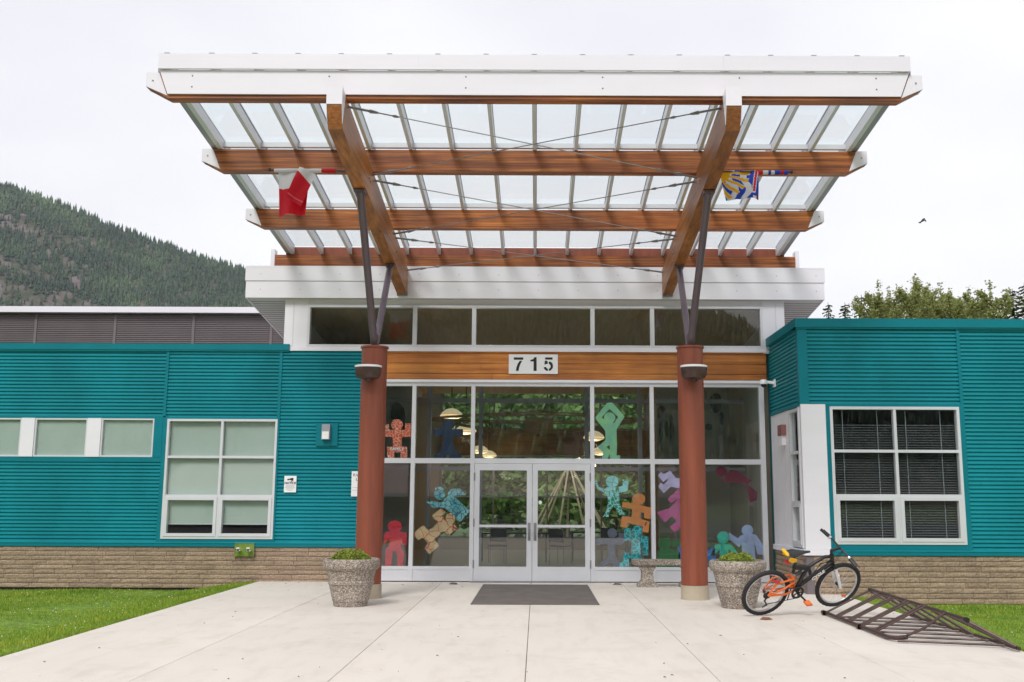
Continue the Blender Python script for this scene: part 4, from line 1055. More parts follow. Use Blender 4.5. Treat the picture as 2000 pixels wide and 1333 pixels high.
# columns, struts
cols = []
for s_, pxc in ((-1, 732), (1, 1347.5)):
    yc = 16.78; xc = PX(pxc, 680, yc); zc0, zc1 = .23, PZ(pxc, 678, yc)
    pr = []; n = 28
    co = MB().lathe([(.217, zc0), (.217, zc1 - .03)], (xc, yc, 0), 32)
    for k in range(7):                                    # folded seams of the metal cladding
        a_ = 6.2832 * k / 7 + .35; co.box(xc + .214 * math.cos(a_) - .004, xc + .214 * math.cos(a_) + .004, yc + .217 * math.sin(a_) - .004, yc + .217 * math.sin(a_) + .004, zc0 + .005, zc1 - .04)
    co = co.build('column', M['rust'], cn, True)
    MB().lathe([(.217, zc1 - .035), (.236, zc1 - .03), (.236, zc1), (.2, zc1 + .006), (0, zc1 + .008)], (xc, yc, 0), 32).build('column_cap', M['rust'], co, True)
    MB().lathe([(.235, 0.001), (.228, .02), (.228, zc0 - .004), (.2, zc0)], (xc, yc, 0), 28).build('pedestal', M['old_concrete'], co, True)
    xg = X0 + s_ * XG
    tF = Vector((xg, 14.83, GB(14.83))); tB = Vector((xg, 18.1, GB(18.1))); bs = Vector((xc, yc, zc1 + .02))
    MB().tube([bs + Vector((0, -.05, 0)), tF], .062, 14).build('strut', M['purple_steel'], cn, True)
    MB().tube([bs + Vector((0, .07, 0)), tB], .058, 14).build('strut', M['purple_steel'], cn, True)
    for ya_, yb_ in ((14.72, 14.98), (18.0, 18.2)):
        MB().box(xg - .085, xg + .085, ya_, yb_, GB(yb_) - .016, GB(ya_) - .012).build('strut_plate', M['purple_steel'], cn)
    MB().box(xc - .035, xc + .035, yc - .12, yc + .14, zc1 + .008, zc1 + .22).build('base_plate', M['purple_steel'], cn)
    # light on the column
    c = W(719.5 if s_ < 0 else 1355, 715, yc - .36)
    lt = thing('column_light', 'brown bowl uplight on the %s' % ('rust column nearer the teal notice sign' if s_ < 0 else 'rust column by the concrete bench'), 'lamp', c, 'bowl lights on the columns')
    MB().lathe([(.0, -.27), (.05, -.262), (.06, -.225), (.12, -.222), (.185, -.20), (.212, -.15), (.222, -.03), (.222, 0), (.20, .004), (.195, -.02), (.0, -.02)], c, 24, 'z', 1.0, .72).build('bowl', M['rack_steel'], lt, True)
    MB().lathe([(.2235, -.028), (.226, -.024), (.226, .002), (.19, .012), (0, .016)], c, 24, 'z', 1.0, .72).build('lens', M['white_paint'], lt, True)
    MB().tube([c + Vector((0, .1, -.12)), Vector((xc, yc - .2, c.z - .14))], .045, 10).build('bracket', M['rack_steel'], lt)
# bracing cables with turnbuckles
def cable(p0, p1):
    d = (p1 - p0).normalized()
    ca = MB().tube([p0 + d * .12, p1 - d * .12], .008, 5).build('cable', M['steel'], cn)
    for a, e in ((p0, 1), (p1, -1)):
        MB().tube([a, a + d * e * .30], .018, 6).tube([a + d * e * .30, a + d * e * .42], [.03, .016], 6).tube([a + d * e * .42, a + d * e * .62, a + d * e * .66, a + d * e * .72], [.0095, .0095, .022, .012], 6).build('turnbuckle', M['steel'], ca)
for ya, yb_ in ((YB1 + .22, YB2 - .03), (YB2 + .24, YB3 - .03), (YB3 + .24, 19.7)):
    for s_ in (-1, 1):
        p0 = Vector((X0 + s_ * (XG - wg), ya, GB(ya) + .50)); p1 = Vector((X0 - s_ * (XG - wg), yb_, GB(yb_) + (.45 if s_ < 0 else .47)))
        cable(p0, p1)

# ------------------------------------------------------------------ flags
def cloth(name, x0, z0, Y, wx, hz, nu, nv, colour, disp, parent):
    m = MB(); cols_ = []
    for j in range(nv + 1):
        for i in range(nu + 1):
            u, v = i / nu, j / nv; dx, dy, dz = disp(u, v)
            m.v.append((x0 + u * wx + dx, Y + dy, z0 - v * hz + dz))
    for j in range(nv):
        for i in range(nu):
            a = j * (nu + 1) + i; m.f.append((a, a + 1, a + nu + 2, a + nu + 1)); cols_.append(colour((i + .5) / nu, (j + .5) / nv))
    me = m.mesh(name); me.materials.append(M['flag'])
    at = me.color_attributes.new('Col', 'FLOAT_COLOR', 'CORNER')
    data = []
    for p_, c_ in zip(me.polygons, cols_):
        for _ in range(p_.loop_total): data += [*c_, 1.0]
    at.data.foreach_set('color', data); me.polygons.foreach_set('use_smooth', [True] * len(me.polygons))
    return link(name, me, parent)
RED, WHT, BLU, YEL, DRD = (.62, .004, .02), (.72, .72, .74), (.015, .06, .50), (.80, .42, .005), (.25, .01, .03)
YF = 14.35
fl = thing('flag', 'red and white flag draped from a pole on the left girder', 'flag', W(600, 333, YF))
xg = X0 - XG - .1; pe = W(532, 332, YF); zp = pe.z
MB().tube([(xg, YF, zp - .01), (pe.x - .03, YF, zp)], .012, 8).build('pole', M['black'], fl)
MB().lathe([(0, -.03), (.02, -.02), (.02, .02), (0, .03)], (pe.x - .04, YF, zp), 8).build('finial', M['black'], fl)
xa = PX(542, 380, YF); wxx = PX(603, 380, YF) - xa; hz = zp - PZ(570, 422, YF)
wv = lambda u, v: (.03 * v * math.sin(u * 3 + 1), .05 * math.sin(u * 9 + v * 2) * (.3 + v), -.02 * math.cos(u * 6) * v)
cloth('cloth', xa, zp + .01, YF, wxx, hz, 60, 64, lambda u, v: WHT if v < .40 + .03 * math.sin(u * 5) else RED, wv, fl)
xb_ = PX(575, 380, YF)
def flap(u, v): return (.11 * (1 - v) * (1 if True else 0) - .06 * v + .0, -.05 - .04 * math.sin(u * 5 + v * 3) - .02 * v, -.10 * u * (1 - v) - .16 * u * v + .02)
cloth('folded_flap', xb_ - .04, zp + .01, YF, PX(606, 380, YF) - xb_, hz * .66, 50, 50, lambda u, v: (WHT if v < .12 + .22 * u else (RED if not (.86 < v < .9) else (.68, .12, .16))), flap, fl)
def wrap(parent, xs_, colours, z, Y):
    for (a, b), c_ in zip(zip(xs_[:-1], xs_[1:]), colours):
        m = MB().tube([(a, Y, z - .012), ((a + b) / 2, Y - .006, z - .016), (b, Y, z - .012)], [.028, .034, .03], 10)
        me = m.mesh('rolled_cloth'); me.materials.append(M['flag'])
        at = me.color_attributes.new('Col', 'FLOAT_COLOR', 'CORNER'); at.data.foreach_set('color', [*c_, 1.0] * len(me.loops))
        link('rolled_cloth', me, parent)
wrap(fl, [PX(536, 333, YF), PX(600, 333, YF), PX(628, 333, YF), PX(656, 333, YF)], [WHT, WHT, RED], zp, YF)
fr_ = thing('flag', 'blue white and gold patterned flag draped from a pole on the right girder', 'flag', W(1450, 340, YF))
xg = X0 + XG + .1; pe = W(1545, 338, YF); zp = W(1450, 335, YF).z
MB().tube([(xg, YF, zp - .005), (pe.x, YF, zp - .01)], .012, 8).build('pole', M['black'], fr_)
MB().lathe([(0, -.03), (.022, -.02), (.022, .02), (0, .03)], (pe.x + .01, YF, zp - .01), 8).build('finial', M['black'], fr_)
xa = PX(1405, 360, YF); wxx = PX(1481, 360, YF) - xa; hz = zp - PZ(1440, 392, YF)
def bc(u, v):
    # sun rays from the upper left corner over wavy bars, cross colours at the right
    if u > .80:
        k = (u - .80) / .20; d = k - (.75 - .9 * v) * .9
        if abs(d - .15) < .16 and v < .75: return RED
        if abs(d - .15) < .26 and v < .8: return WHT
        if v > .86 and k > .55: return DRD
        return BLU if v < .9 else WHT
    ang = math.atan2(v + .02, u + .12); rr = math.hypot(u + .12, v * .95)
    wob = math.sin(ang * 21 + rr * 6)
    if rr < .40 and v < .5: return YEL
    if wob > .05 + .5 * max(0, rr - .4) and rr < .92: return YEL
    if wob > -.2 and rr < .92 and rr > .42: return WHT
    wave = math.sin(u * 15 + math.sin(v * 7) * 1.5 + v * 2)
    return BLU if wave > -.15 else WHT
wv = lambda u, v: (.14 * v * (1 - u) * .75, .05 * math.sin(u * 11 + v * 2) * (.25 + v), -.02 * math.sin(u * 8) * v + .02 * u * v)
cloth('cloth', xa, zp + .012, YF, wxx, hz, 60, 52, bc, wv, fr_)
wrap(fr_, [PX(p_, 337, YF) for p_ in (1481, 1489, 1500, 1505, 1512, 1524, 1530, 1538)], [RED, WHT, BLU, WHT, BLU, RED, BLU], zp - .005, YF)

# ------------------------------------------------------------------ planters, bench, mat
def planter(px, py, label):
    c = G(px, py); c.y += .26
    c = Vector((PX(px, py, c.y), c.y, 0))
    t = thing('planter', label, 'planter', c, 'round aggregate planters before the columns')
    pr = [(.0, .0), (.245, .0), (.255, .02), (.262, .07), (.272, .075), (.33, .32), (.345, .33), (.348, .37), (.337, .385), (.375, .535), (.395, .545), (.418, .565), (.43, .60), (.432, .67), (.42, .695), (.395, .705), (.37, .70), (.36, .64), (.0, .64)]
    MB().lathe(pr, c, 40).build('pot', M['aggregate'], t, True)
    MB().lathe([(.362, .645), (.2, .655), (0, .66)], c, 24).build('soil', M['soil'], t, True)
    return t, c
def shrub(c, label, seed, sx, h):
    r = random.Random(seed)
    t = thing('boxwood_shrub', label, 'shrub', c + Vector((0, 0, .65)), 'clipped shrubs in the planters')
    st = MB()
    for k in range(9):
        a = r.uniform(0, 6.28); rad = r.uniform(.05, .18); st.tube([c + Vector((0, 0, .65)), c + Vector((rad * math.cos(a), rad * math.sin(a), .65 + h * .6))], [.012, .005], 5)
    st.build('stems', M['bark'], t)
    m = MB()
    for k in range(5200):
        a = r.uniform(0, 6.2832); cz = r.uniform(0, 1); rr = r.uniform(.72, 1.0) ** .5
        lump = 1 + .14 * math.sin(a * 5 + seed) + .10 * math.sin(a * 9 + cz * 6)
        sr = math.sqrt(max(0, 1 - (cz * .93) ** 2)) * lump
        p = c + Vector((sx * rr * sr * math.cos(a), sx * .9 * rr * sr * math.sin(a), .66 + h * cz * rr * (1 + .12 * math.sin(a * 4))))
        s = r.uniform(.010, .019); u = Vector((r.gauss(0, 1), r.gauss(0, 1), r.gauss(0, 1))).normalized(); v = u.orthogonal().normalized(); i = len(m.v)
        m.v += [tuple(p - u * s), tuple(p + v * s * .55), tuple(p + u * s), tuple(p - v * s * .55)]; m.f.append((i, i + 1, i + 2, i + 3))
    m.build('foliage', M['box_leaf'], t)
t, c = planter(684, 1187, 'round exposed aggregate planter in front of the teal wing')
shrub(c + Vector((0, 0, 0)), 'low round green shrub in the planter before the teal wing', 3, .27, .17)
t, c = planter(1443, 1191, 'round exposed aggregate planter beside the parked bicycle')
shrub(c + Vector((0, 0, 0)), 'low round green shrub in the planter beside the bicycle', 5, .27, .15)

c0 = G(1264, 1148); yb_ = c0.y + .16
bn = thing('bench', 'small concrete aggregate bench under the window behind the rust column', 'bench', (PX(1305, 1140, yb_), yb_, 0))
xa, xb_ = PX(1235, 1100, yb_), PX(1376, 1100, yb_); zt = .50
MB().prism([(xa, yb_ - .19, zt - .085), (xa + .03, yb_ - .17, zt - .10), (xb_ - .03, yb_ - .17, zt - .10), (xb_, yb_ - .19, zt - .085), (xb_, yb_ - .19, zt), (xa, yb_ - .19, zt)], (0, .38, 0)).build('seat', M['aggregate'], bn)
for px in (1264, 1346):
    xc = PX(px, 1130, yb_)
    hp = [(-.19, .001), (.19, .001), (.18, .06), (.11, .12), (.10, .28), (.15, .36), (.155, .399), (-.155, .399), (-.15, .36), (-.10, .28), (-.11, .12), (-.18, .06)]
    MB().prism([(xc + x, yb_ - .13, z) for x, z in hp], (0, .26, 0)).build('leg', M['aggregate'], bn)
mt = thing('doormat', 'large grey ribbed doormat in front of the double doors', 'doormat', (X0, 17.6, .003))
ya, yb_ = G(1040, 1182).y, G(1040, 1143.5).y; xa, xb_ = PX(921, 1182, ya), PX(1169, 1182, ya)
MB().prism([(xa, ya, .003), (xb_, ya, .003), (xb_ - .004, ya + .03, .016), (xa + .004, ya + .03, .016)], (0, .0, 0.001)).box(xa, xb_, ya + .03, yb_, .003, .016).build('carpet', M['doormat'], mt)
MB().box(xa - .015, xa - .001, ya, yb_, .003, .012).build('edging', M['black'], mt)
MB().box(xb_ + .001, xb_ + .015, ya, yb_, .003, .012).build('edging', M['black'], mt)
for px, py, nm in ((886, 1142, 'dark leaf scrap on the concrete by the left kick panel'), (1206, 1143, 'dark leaf scrap on the concrete near the bench leg'), (1497, 1211, 'brown dry leaf on the concrete under the bicycle')):
    c = G(px, py); lf = MB()
    lf.prism([(c.x - .09, c.y, .004), (c.x - .02, c.y - .05, .014), (c.x + .08, c.y - .01, .006), (c.x + .05, c.y + .05, .022), (c.x - .04, c.y + .04, .03)], (0, 0, .006))
    tag(lf.build('fallen_leaf', M['dry_leaf'] if py > 1200 else M['bark']), nm, 'leaf', 'fallen leaves on the walk')

# ------------------------------------------------------------------ bicycle
def bicycle():
    rb = G(1487, 1206.5); rb = rb * (1 + .24 / rb.y); rb.z = 0
    t = thing('bicycle', 'orange and black mountain bike with yellow saddle leaning into the rack', 'bicycle', rb)
    t.rotation_euler = (0, 0, 0)
    lean, head, pitch = R(30), R(17), R(4.2)
    t.matrix_world = Matrix.Translation((rb.x, rb.y + .02, .012)) @ Matrix.Rotation(head, 4, 'Z') @ Matrix.Rotation(-pitch, 4, 'Y') @ Matrix.Rotation(lean, 4, 'X') @ Matrix.Scale(1.12, 4)
    B = lambda m, n, mat, sm=True, par=None: m.build(n, M[mat], par or t, sm, True)
    WR = .325
    def torus(c, Rr, r, n=40, k=8, rot=0.0, knob=0):
        m = MB(); i0 = 0
        for a in range(n):
            th = 6.28318 * a / n
            for b in range(k):
                ph = 6.28318 * b / k; rr = Rr + r * math.cos(ph) * (1 + (knob if (a % 2 == 0 and math.cos(ph) > .1) else 0)); y = r * math.sin(ph)
                p = Vector((rr * math.cos(th), y, rr * math.sin(th))); p.rotate(Matrix.Rotation(rot, 3, 'Z')); m.v.append(tuple(p + Vector(c)))
        for a in range(n):
            for b in range(k):
                m.f.append((a * k + b, ((a + 1) % n) * k + b, ((a + 1) % n) * k + (b + 1) % k, a * k + (b + 1) % k))
        return m
    def wheel(c, rot):
        tyre = B(torus(c, WR - .026, .027, 72, 8, rot, .18), 'tyre', 'rubber')
        rim = B(torus(c, WR - .058, .012, 40, 6, rot), 'rim', 'silver')
        B(MB().lathe([(0, -.05), (.014, -.05), (.02, -.03), (.02, .03), (.014, .05), (0, .05)], c, 12, 'y'), 'hub', 'black')
        sp = MB()
        for k in range(28):
            a = 6.2832 * k / 28; s_ = .03 if k % 2 else -.03; a2 = a + (.35 if k % 4 < 2 else -.35)
            p0 = Vector((.018 * math.cos(a2), s_, .018 * math.sin(a2))); p1 = Vector(((WR - .06) * math.cos(a), 0, (WR - .06) * math.sin(a)))
            p1.rotate(Matrix.Rotation(rot, 3, 'Z')); sp.tube([Vector(c) + p0, Vector(c) + p1], .0014, 3, False)
        B(sp, 'spokes', 'silver', False)
        return rim
    steer = R(0)
    RH_, FH = (0, 0, WR), (1.05, 0, WR)
    wheel(RH_, 0); wheel(FH, steer)
    bb = Vector((.43, 0, .315)); hd0, hd1 = Vector((.895, 0, .66)), Vector((.85, 0, .80))
    fr = MB(); fr.tube([hd0, hd1], .026, 10)
    fr.tube([hd0 + Vector((-.01, 0, .02)), bb + Vector((.03, 0, .06)), bb], [.027, .03, .03], 10)
    fr.tube([hd1 + Vector((0, 0, -.03)), (.76, 0, .775), (.65, 0, .715), (.56, 0, .655)], [.021, .021, .022, .022], 10)
    fr.tube([(.33, 0, .665), (.44, 0, .655), (.56, 0, .64)], [.03, .034, .026], 10)
    fr.tube([(.54, 0, .64), (.49, 0, .52), bb], [.026, .026, .026], 10)
    fr.tube([(.55, 0, .645), (.62, 0, .49)], .022, 8)
    fr.tube([(.345, 0, .72), (.345, 0, .58)], .02, 8)
    fr = B(fr, 'frame', 'black')
    place_text('lettering', 'CYCLE', .062, 'white_paint', fr, (0, 0, 0), .0008, 1.05, .003, rot=Matrix.Translation((.70, -.029, .525)) @ Matrix.Rotation(-R(35.5), 4, 'Y') @ Matrix.Rotation(R(90), 4, 'X'), local=True)
    sw = MB()
    for s_ in (-1, 1):
        sw.tube([(0, s_ * .065, WR), (.22, s_ * .06, .40), (.36, s_ * .04, .47)], .013, 8)
        sw.tube([(0, s_ * .065, WR), (.25, s_ * .06, .315), (.40, s_ * .035, .345)], .013, 8)
        sw.tube([(-.0, s_ * .065, WR), (.10, s_ * .062, .49), (.34, s_ * .045, .52)], .011, 8)
    sw.tube([(.34, -.05, .52), (.34, .05, .52)], .016, 8); sw.tube([(.36, 0, .54), (.40, 0, .34)], .018, 8)
    B(sw, 'swingarm', 'orange')
    sh = MB(); p0, p1 = Vector((.35, 0, .53)), Vector((.49, 0, .61))
    sh.tube([p0, p1], .012, 8)
    B(sh, 'shock', 'silver')
    sp = MB()
    for k in range(6):
        c_ = p0.lerp(p1, .25 + .1 * k); d_ = (p1 - p0).normalized(); sp.tube([c_ - d_ * .004, c_ + d_ * .004], .026, 10)
    B(sp, 'shock_spring', 'black')
    B(MB().tube([(.345, 0, .70), (.315, 0, .83)], .014, 8), 'seat_post', 'black')
    # saddle
    sm_ = MB(); secs = [(.16, .035, .030), (.24, .075, .05), (.30, .085, .06), (.36, .055, .05), (.45, .024, .035), (.52, .016, .022)]
    for i, (x, hw, hh) in enumerate(secs):
        for a in range(10):
            th = 6.2832 * a / 10; sm_.v.append((x, hw * math.cos(th), .875 + .5 * hh * math.sin(th) + (.025 if i == 0 else 0)))
    for i in range(len(secs) - 1):
        for a in range(10): sm_.f.append((i * 10 + a, i * 10 + (a + 1) % 10, (i + 1) * 10 + (a + 1) % 10, (i + 1) * 10 + a))
    sm_.f.append(tuple(range(9, -1, -1))); sm_.f.append(tuple(50 + a for a in range(10)))
    sa = B(sm_, 'saddle', 'black')
    ye = MB()
    ye.lathe([(0, -.075), (.015, -.07), (.024, -.04), (.024, .04), (.015, .07), (0, .075)], (.172, 0, .895), 12, 'y'); B(ye, 'saddle_rear', 'yellow', par=sa)
    for s_ in (-1, 1): B(MB().prism([(.20, s_ * .088, .865), (.29, s_ * .092, .845), (.30, s_ * .09, .81), (.24, s_ * .086, .79), (.19, s_ * .082, .82)], (0, -s_ * .012, 0)), 'saddle_side', 'yellow', False, sa)
    B(MB().box(.205, .24, -.03, .03, .74, .77), 'rear_reflector', 'red', False)
    B(MB().prism([(.02, -.075, .53), (.13, -.075, .50), (.13, -.075, .525), (.03, -.075, .56)], (0, .012, 0)), 'side_reflector', 'red', False)
    # fork, stem, bars
    q_ = lambda p: (lambda v: (v.rotate(Matrix.Rotation(steer, 3, 'Z')), v + Vector((hd0.x, 0, 0)))[1])(Vector((p[0] - hd0.x, p[1], p[2])))
    fk = MB()
    for s_ in (-1, 1): fk.tube([q_((.915, s_ * .062, .62)), q_((.965, s_ * .062, .50))], .019, 8).tube([q_((.965, s_ * .062, .52)), q_((1.05, s_ * .062, WR - .01))], [.022, .018], 8)
    B(fk, 'fork_leg', 'white_paint')
    B(MB().tube([q_((.905, -.075, .645)), q_((.905, .075, .645))], .024, 8).tube([hd0 + Vector((.01, 0, -.03)), hd1 + Vector((-.02, 0, .06))], .018, 8), 'fork_crown', 'black')
    stp = hd1 + Vector((-.02, 0, .06)); bar_c = q_((.955, 0, .885))
    B(MB().tube([stp, bar_c], .02, 8), 'stem', 'black')
    hb = R(24)
    hdv = lambda u, f_=0, z=0: bar_c + Vector((-math.sin(hb) * u + math.cos(hb) * f_, math.cos(hb) * u + math.sin(hb) * f_, z + .42 * u))
    B(MB().tube([hdv(-.27, -.05, .02), hdv(-.12, 0, .005), hdv(0), hdv(.12, 0, .005), hdv(.27, -.05, .02)], .0125, 8), 'handlebar', 'black')
    for s_ in (-1, 1):
        B(MB().tube([hdv(s_ * .175, -.025, .012), hdv(s_ * .285, -.055, .022)], .019, 10), 'grip', 'black')
        B(MB().tube([hdv(s_ * .145, -.015, .01), hdv(s_ * .17, -.022, .012)], .024, 10), 'shifter', 'silver')
        B(MB().tube([hdv(s_ * .15, .0, .0), hdv(s_ * .17, .05, -.015), hdv(s_ * .29, .035, -.02)], .007, 6), 'brake_lever', 'black')
    cb_ = MB()
    for k in range(3): cb_.tube([hdv(-.1 + .1 * k, .01, 0), hdv(0, .10, -.06 - .02 * k), (.90, .03 - .03 * k, .70), (.70, -.02, .68 + .01 * k), (.60, -.035 - .01 * k, .56), (.52, -.04, .50)], .004, 5)
    B(cb_, 'cables', 'black')
    # drive train (right side, towards the walk)
    cr_ = torus((bb.x, -.055, bb.z), .082, .008, 40, 4); cr_.lathe([(.076, -.004), (.06, -.004), (.06, .004), (.076, .004)], (bb.x, -.055, bb.z), 24, 'y')
    for k in range(5):
        a = 6.2832 * k / 5; cr_.bar((bb.x, -.055, bb.z), (bb.x + .075 * math.cos(a), -.055, bb.z + .075 * math.sin(a)), .018, .006, (0, 1, 0))
    B(cr_, 'chainring', 'black', False)
    ar = Vector((math.cos(-.75), 0, math.sin(-.75))) * .17
    for s_ in (-1, 1):
        e = Vector((bb.x, s_ * .085, bb.z)); B(MB().tube([e, e - ar * s_], [.015, .011], 8), 'crank_arm', 'black')
        pe_ = e - ar * s_ + Vector((0, s_ * .05, 0)); B(MB().box(pe_.x - .04, pe_.x + .04, pe_.y - .045, pe_.y + .045, pe_.z - .012, pe_.z + .012), 'pedal', 'orange' if s_ < 0 else 'black', False)
    B(MB().lathe([(.012, -.015), (.05, -.012), (.055, .0), (.04, .012), (.03, .02), (.012, .02)], (0, -.045, WR), 20, 'y'), 'cassette', 'black')
    B(MB().tube([(.0, -.052, WR + .045), (bb.x, -.055, bb.z + .08)], .005, 4).tube([(-.0, -.052, .19), (bb.x, -.055, bb.z - .08)], .005, 4), 'chain', 'black', False)
    B(MB().tube([(.0, -.06, WR), (-.03, -.06, .25), (.01, -.06, .19), (-.05, -.06, .16)], .012, 6), 'derailleur', 'black')
    B(MB().tube([(.40, .05, .33), (.46, .16, .05)], .009, 6), 'kickstand', 'black')
    B(torus((1.05, .045, WR), .075, .004, 30, 4, 0), 'brake_disc', 'steel')
    B(MB().box(1.05 + .10, 1.05 + .15, -.012, .012, WR - .19, WR - .165), 'spoke_reflector', 'orange', False)
bicycle()

# ------------------------------------------------------------------ bike rack: triangular tube frame
ra_ = thing('bike_rack', 'low brown tubular steel bike rack lying across the walk edge', 'bike rack', (4.6, 13, 0))
AX, BX, CX_, BZ = 4.10, 4.74, 5.20, .36
Y0r, Y1r = 11.75, 14.56; AZ = .035
T = lambda pts, r=.021, nm='rail': MB().tube(pts, r, 8).build(nm, M['rack_steel'], ra_, True)
T([(AX, Y1r + .03, AZ), (AX, Y0r + .25, AZ), (AX + .05, Y0r + .1, AZ + .01), (AX + .14, Y0r + .02, AZ + .03)], .026)
T([(BX, Y1r, BZ), (BX, Y0r - .42, BZ - .05)], .026)
T([(CX_, Y1r - .3, AZ), (CX_, Y0r - .65, AZ)], .022)
ys = [Y1r - .02, 14.10, 14.00, 13.60, 13.50, 13.08, 12.98, 12.56, 12.46]
for y in ys:
    T([(AX + .02, y, AZ + .01), (BX, y, BZ - .012)], .0145, 'bar')
    T([(BX, y, BZ - .02), (CX_, y - .25, AZ)], .0135, 'bar')
T([(AX + .14, Y0r + .02, AZ + .05), (AX + .34, Y0r + .04, .16), (BX - .01, Y0r + .12, BZ - .03)], .0165, 'bar')
T([(BX, Y0r - .35, BZ - .05), (CX_ - .02, Y0r - .62, AZ + .02)], .0165, 'bar'); T([(BX + .05, Y0r + .3, BZ - .06), (CX_ + .02, Y0r - .2, AZ + .02)], .0165, 'bar')
for k in range(7):
    y = 14.15 - k * .40
    T([(AX + .02, y, AZ - .008), (CX_, y - .35, AZ - .006)], .0125, 'bar')
for y in (Y1r - .02, 13.0):
    MB().lathe([(.034, -.05), (.034, .05), (0, .05)], (AX - .025, y, AZ), 10, 'y').build('foot', M['rack_steel'], ra_, True)
MB().lathe([(0, -.02), (.03, -.02), (.03, .02), (0, .02)], (BX, Y0r - .43, BZ - .05), 10, 'y').build('end_cap', M['black'], ra_, True)

# ------------------------------------------------------------------ bird
bp = W(1802, 431, 45)
bd = thing('bird', 'small black bird flying in the pale sky', 'bird', bp)
bq = lambda x, z, y=0: bp + Vector((x, y, z))
k = 45 / 1880 / 44.4
pp = lambda u, v, y=0: bq((u - 950) * k, -(v - 700) * k, y)
m = MB().tube([pp(1140, 500), pp(1060, 600), pp(960, 690), pp(860, 790), pp(760, 800)], [.015, .055, .06, .04, .01], 8); m.build('body', M['ink'], bd, True)
MB().prism([pp(1040, 620, -.02), pp(1160, 690, -.1), pp(1110, 940, -.2), pp(1030, 930, -.22), pp(1060, 720, -.05)], (0, .012, 0)).build('wing', M['ink'], bd)
MB().prism([pp(960, 690, .02), pp(860, 740, .1), pp(700, 775, .2), pp(860, 880, .18), pp(930, 780, .06)], (0, .012, 0)).build('wing', M['ink'], bd)

# ------------------------------------------------------------------ trees
def leaves(m, pts, smin, smax, r):
    for p in pts:
        s = r.uniform(smin, smax); u = Vector((r.gauss(0, 1), r.gauss(0, 1), r.gauss(0, .7))).normalized(); v = u.orthogonal().normalized(); v.rotate(Matrix.Rotation(r.uniform(0, 6.28), 3, u)); i = len(m.v)
        m.v += [tuple(p - u * s), tuple(p + v * s * .6), tuple(p + u * s), tuple(p - v * s * .6)]; m.f.append((i, i + 1, i + 2, i + 3))
def broadleaf(x, y, h, wid, seed, label, group, mat='leaf', nl=3600, z0=-.4, low=.25, ls=(.10, .2), spiky=True):
    r = random.Random(seed); t = thing('broadleaf_tree', label, 'tree', (x, y, z0), group)
    tr = MB(); top = Vector((x + r.uniform(-.3, .3), y, z0 + h * .93))
    tr.tube([(x, y, z0), (x + .1, y, z0 + h * .35), tuple(top)], [h * .018, h * .013, .02], 7)
    lm = MB(); tips = []
    nb = 26
    for k in range(nb):
        f_ = low + (1 - low) * (k / nb) * .92; base = Vector((x, y, z0 + h * f_ * .95)); a = k * 2.4 + r.uniform(-.4, .4)
        L = wid * (1 - (f_ - low) / (1 - low) * (.55 if spiky else .75)) * r.uniform(.5, 1.0); up = r.uniform(1.0, 2.6) if spiky else r.uniform(.2, .7)
        e = base + Vector((math.cos(a) * L, math.sin(a) * L, L * up)); mid = base.lerp(e, .5) + Vector((0, 0, -L * .08))
        if e.z > z0 + h * .97: e.z = z0 + h * (.99 - .16 * L / wid * r.random())
        tr.tube([base, mid, e], [.05, .03, .008], 4, False); tips.append((base, e, L))
    tips.append((Vector((x, y, z0 + h * .6)), Vector((top.x, top.y, z0 + h)), wid * .5))
    tr.build('trunk', M['bark'], t)
    pts = []
    per = nl // len(tips)
    for base, e, L in tips:
        for k in range(per):
            u = r.random() ** .7; c_ = base.lerp(e, .25 + .78 * u); sg = ((.30 * wid * (1.15 - u)) * .55 + .10) * (.5 if spiky else 1)
            pts.append(c_ + Vector((r.gauss(0, sg), r.gauss(0, sg), r.gauss(0, sg * 1.2))))
    leaves(lm, pts, ls[0], ls[1], r); lm.build('crown', M[mat], t)
def conifer(x, y, h, wid, seed, label, group, z0=-.4, dens=1.0):
    r = random.Random(seed); t = thing('conifer_tree', label, 'tree', (x, y, z0), group)
    MB().tube([(x, y, z0), (x, y, z0 + h)], [h * .014, .015], 6).build('trunk', M['bark'], t)
    m = MB(); n = int(260 * dens)
    for k in range(n):
        f_ = .12 + .87 * k / n; L = wid * (1 - f_) ** .6 * r.uniform(.55, 1.1) + .16; a = k * 2.4 + r.uniform(-.5, .5); z = z0 + h * f_
        d = Vector((math.cos(a), math.sin(a), -.22)); sdv = Vector((-math.sin(a), math.cos(a), 0)); nn = max(3, int(L * 7))
        for j in range(nn):
            u = (j + .4) / nn; c_ = Vector((x, y, z)) + d * L * u
            for s_ in (-1, 1):
                q_ = c_ + sdv * s_ * L * .28 * (1.1 - u) + Vector((0, 0, r.uniform(-.12, .08))); i = len(m.v); w_ = .09 + .06 * L
                m.v += [tuple(c_ - d * w_), tuple(q_ + d * .1), tuple(c_ + d * w_ * 1.2), tuple(c_ + Vector((0, 0, .05)))]; m.f.append((i, i + 1, i + 2)); m.f.append((i, i + 2, i + 3))
    m.build('crown', M['needle'], t)
GRT = 'trees beyond the right wing'
YT = 60.0
def top_at(px, py, Y): p = W(px, py, Y); return p.x, p.z + .4
for k, (px, py, Y, wd) in enumerate([(1708, 556, 58, 2.3), (1742, 568, 62, 2.2), (1779, 545, 57, 2.6), (1806, 560, 64, 2.3), (1832, 556, 60, 2.3), (1858, 572, 57, 2.0), (1888, 567, 62, 2.0), (1906, 574, 58, 1.7), (2040, 560, 60, 2.5)]):
    x, h = top_at(px, py, Y)
    broadleaf(x, Y, h, wd, 20 + k, 'leafy olive green tree in the clump beyond the right wing', GRT + ' olive', nl=10000, low=.45, ls=(.045, .095))
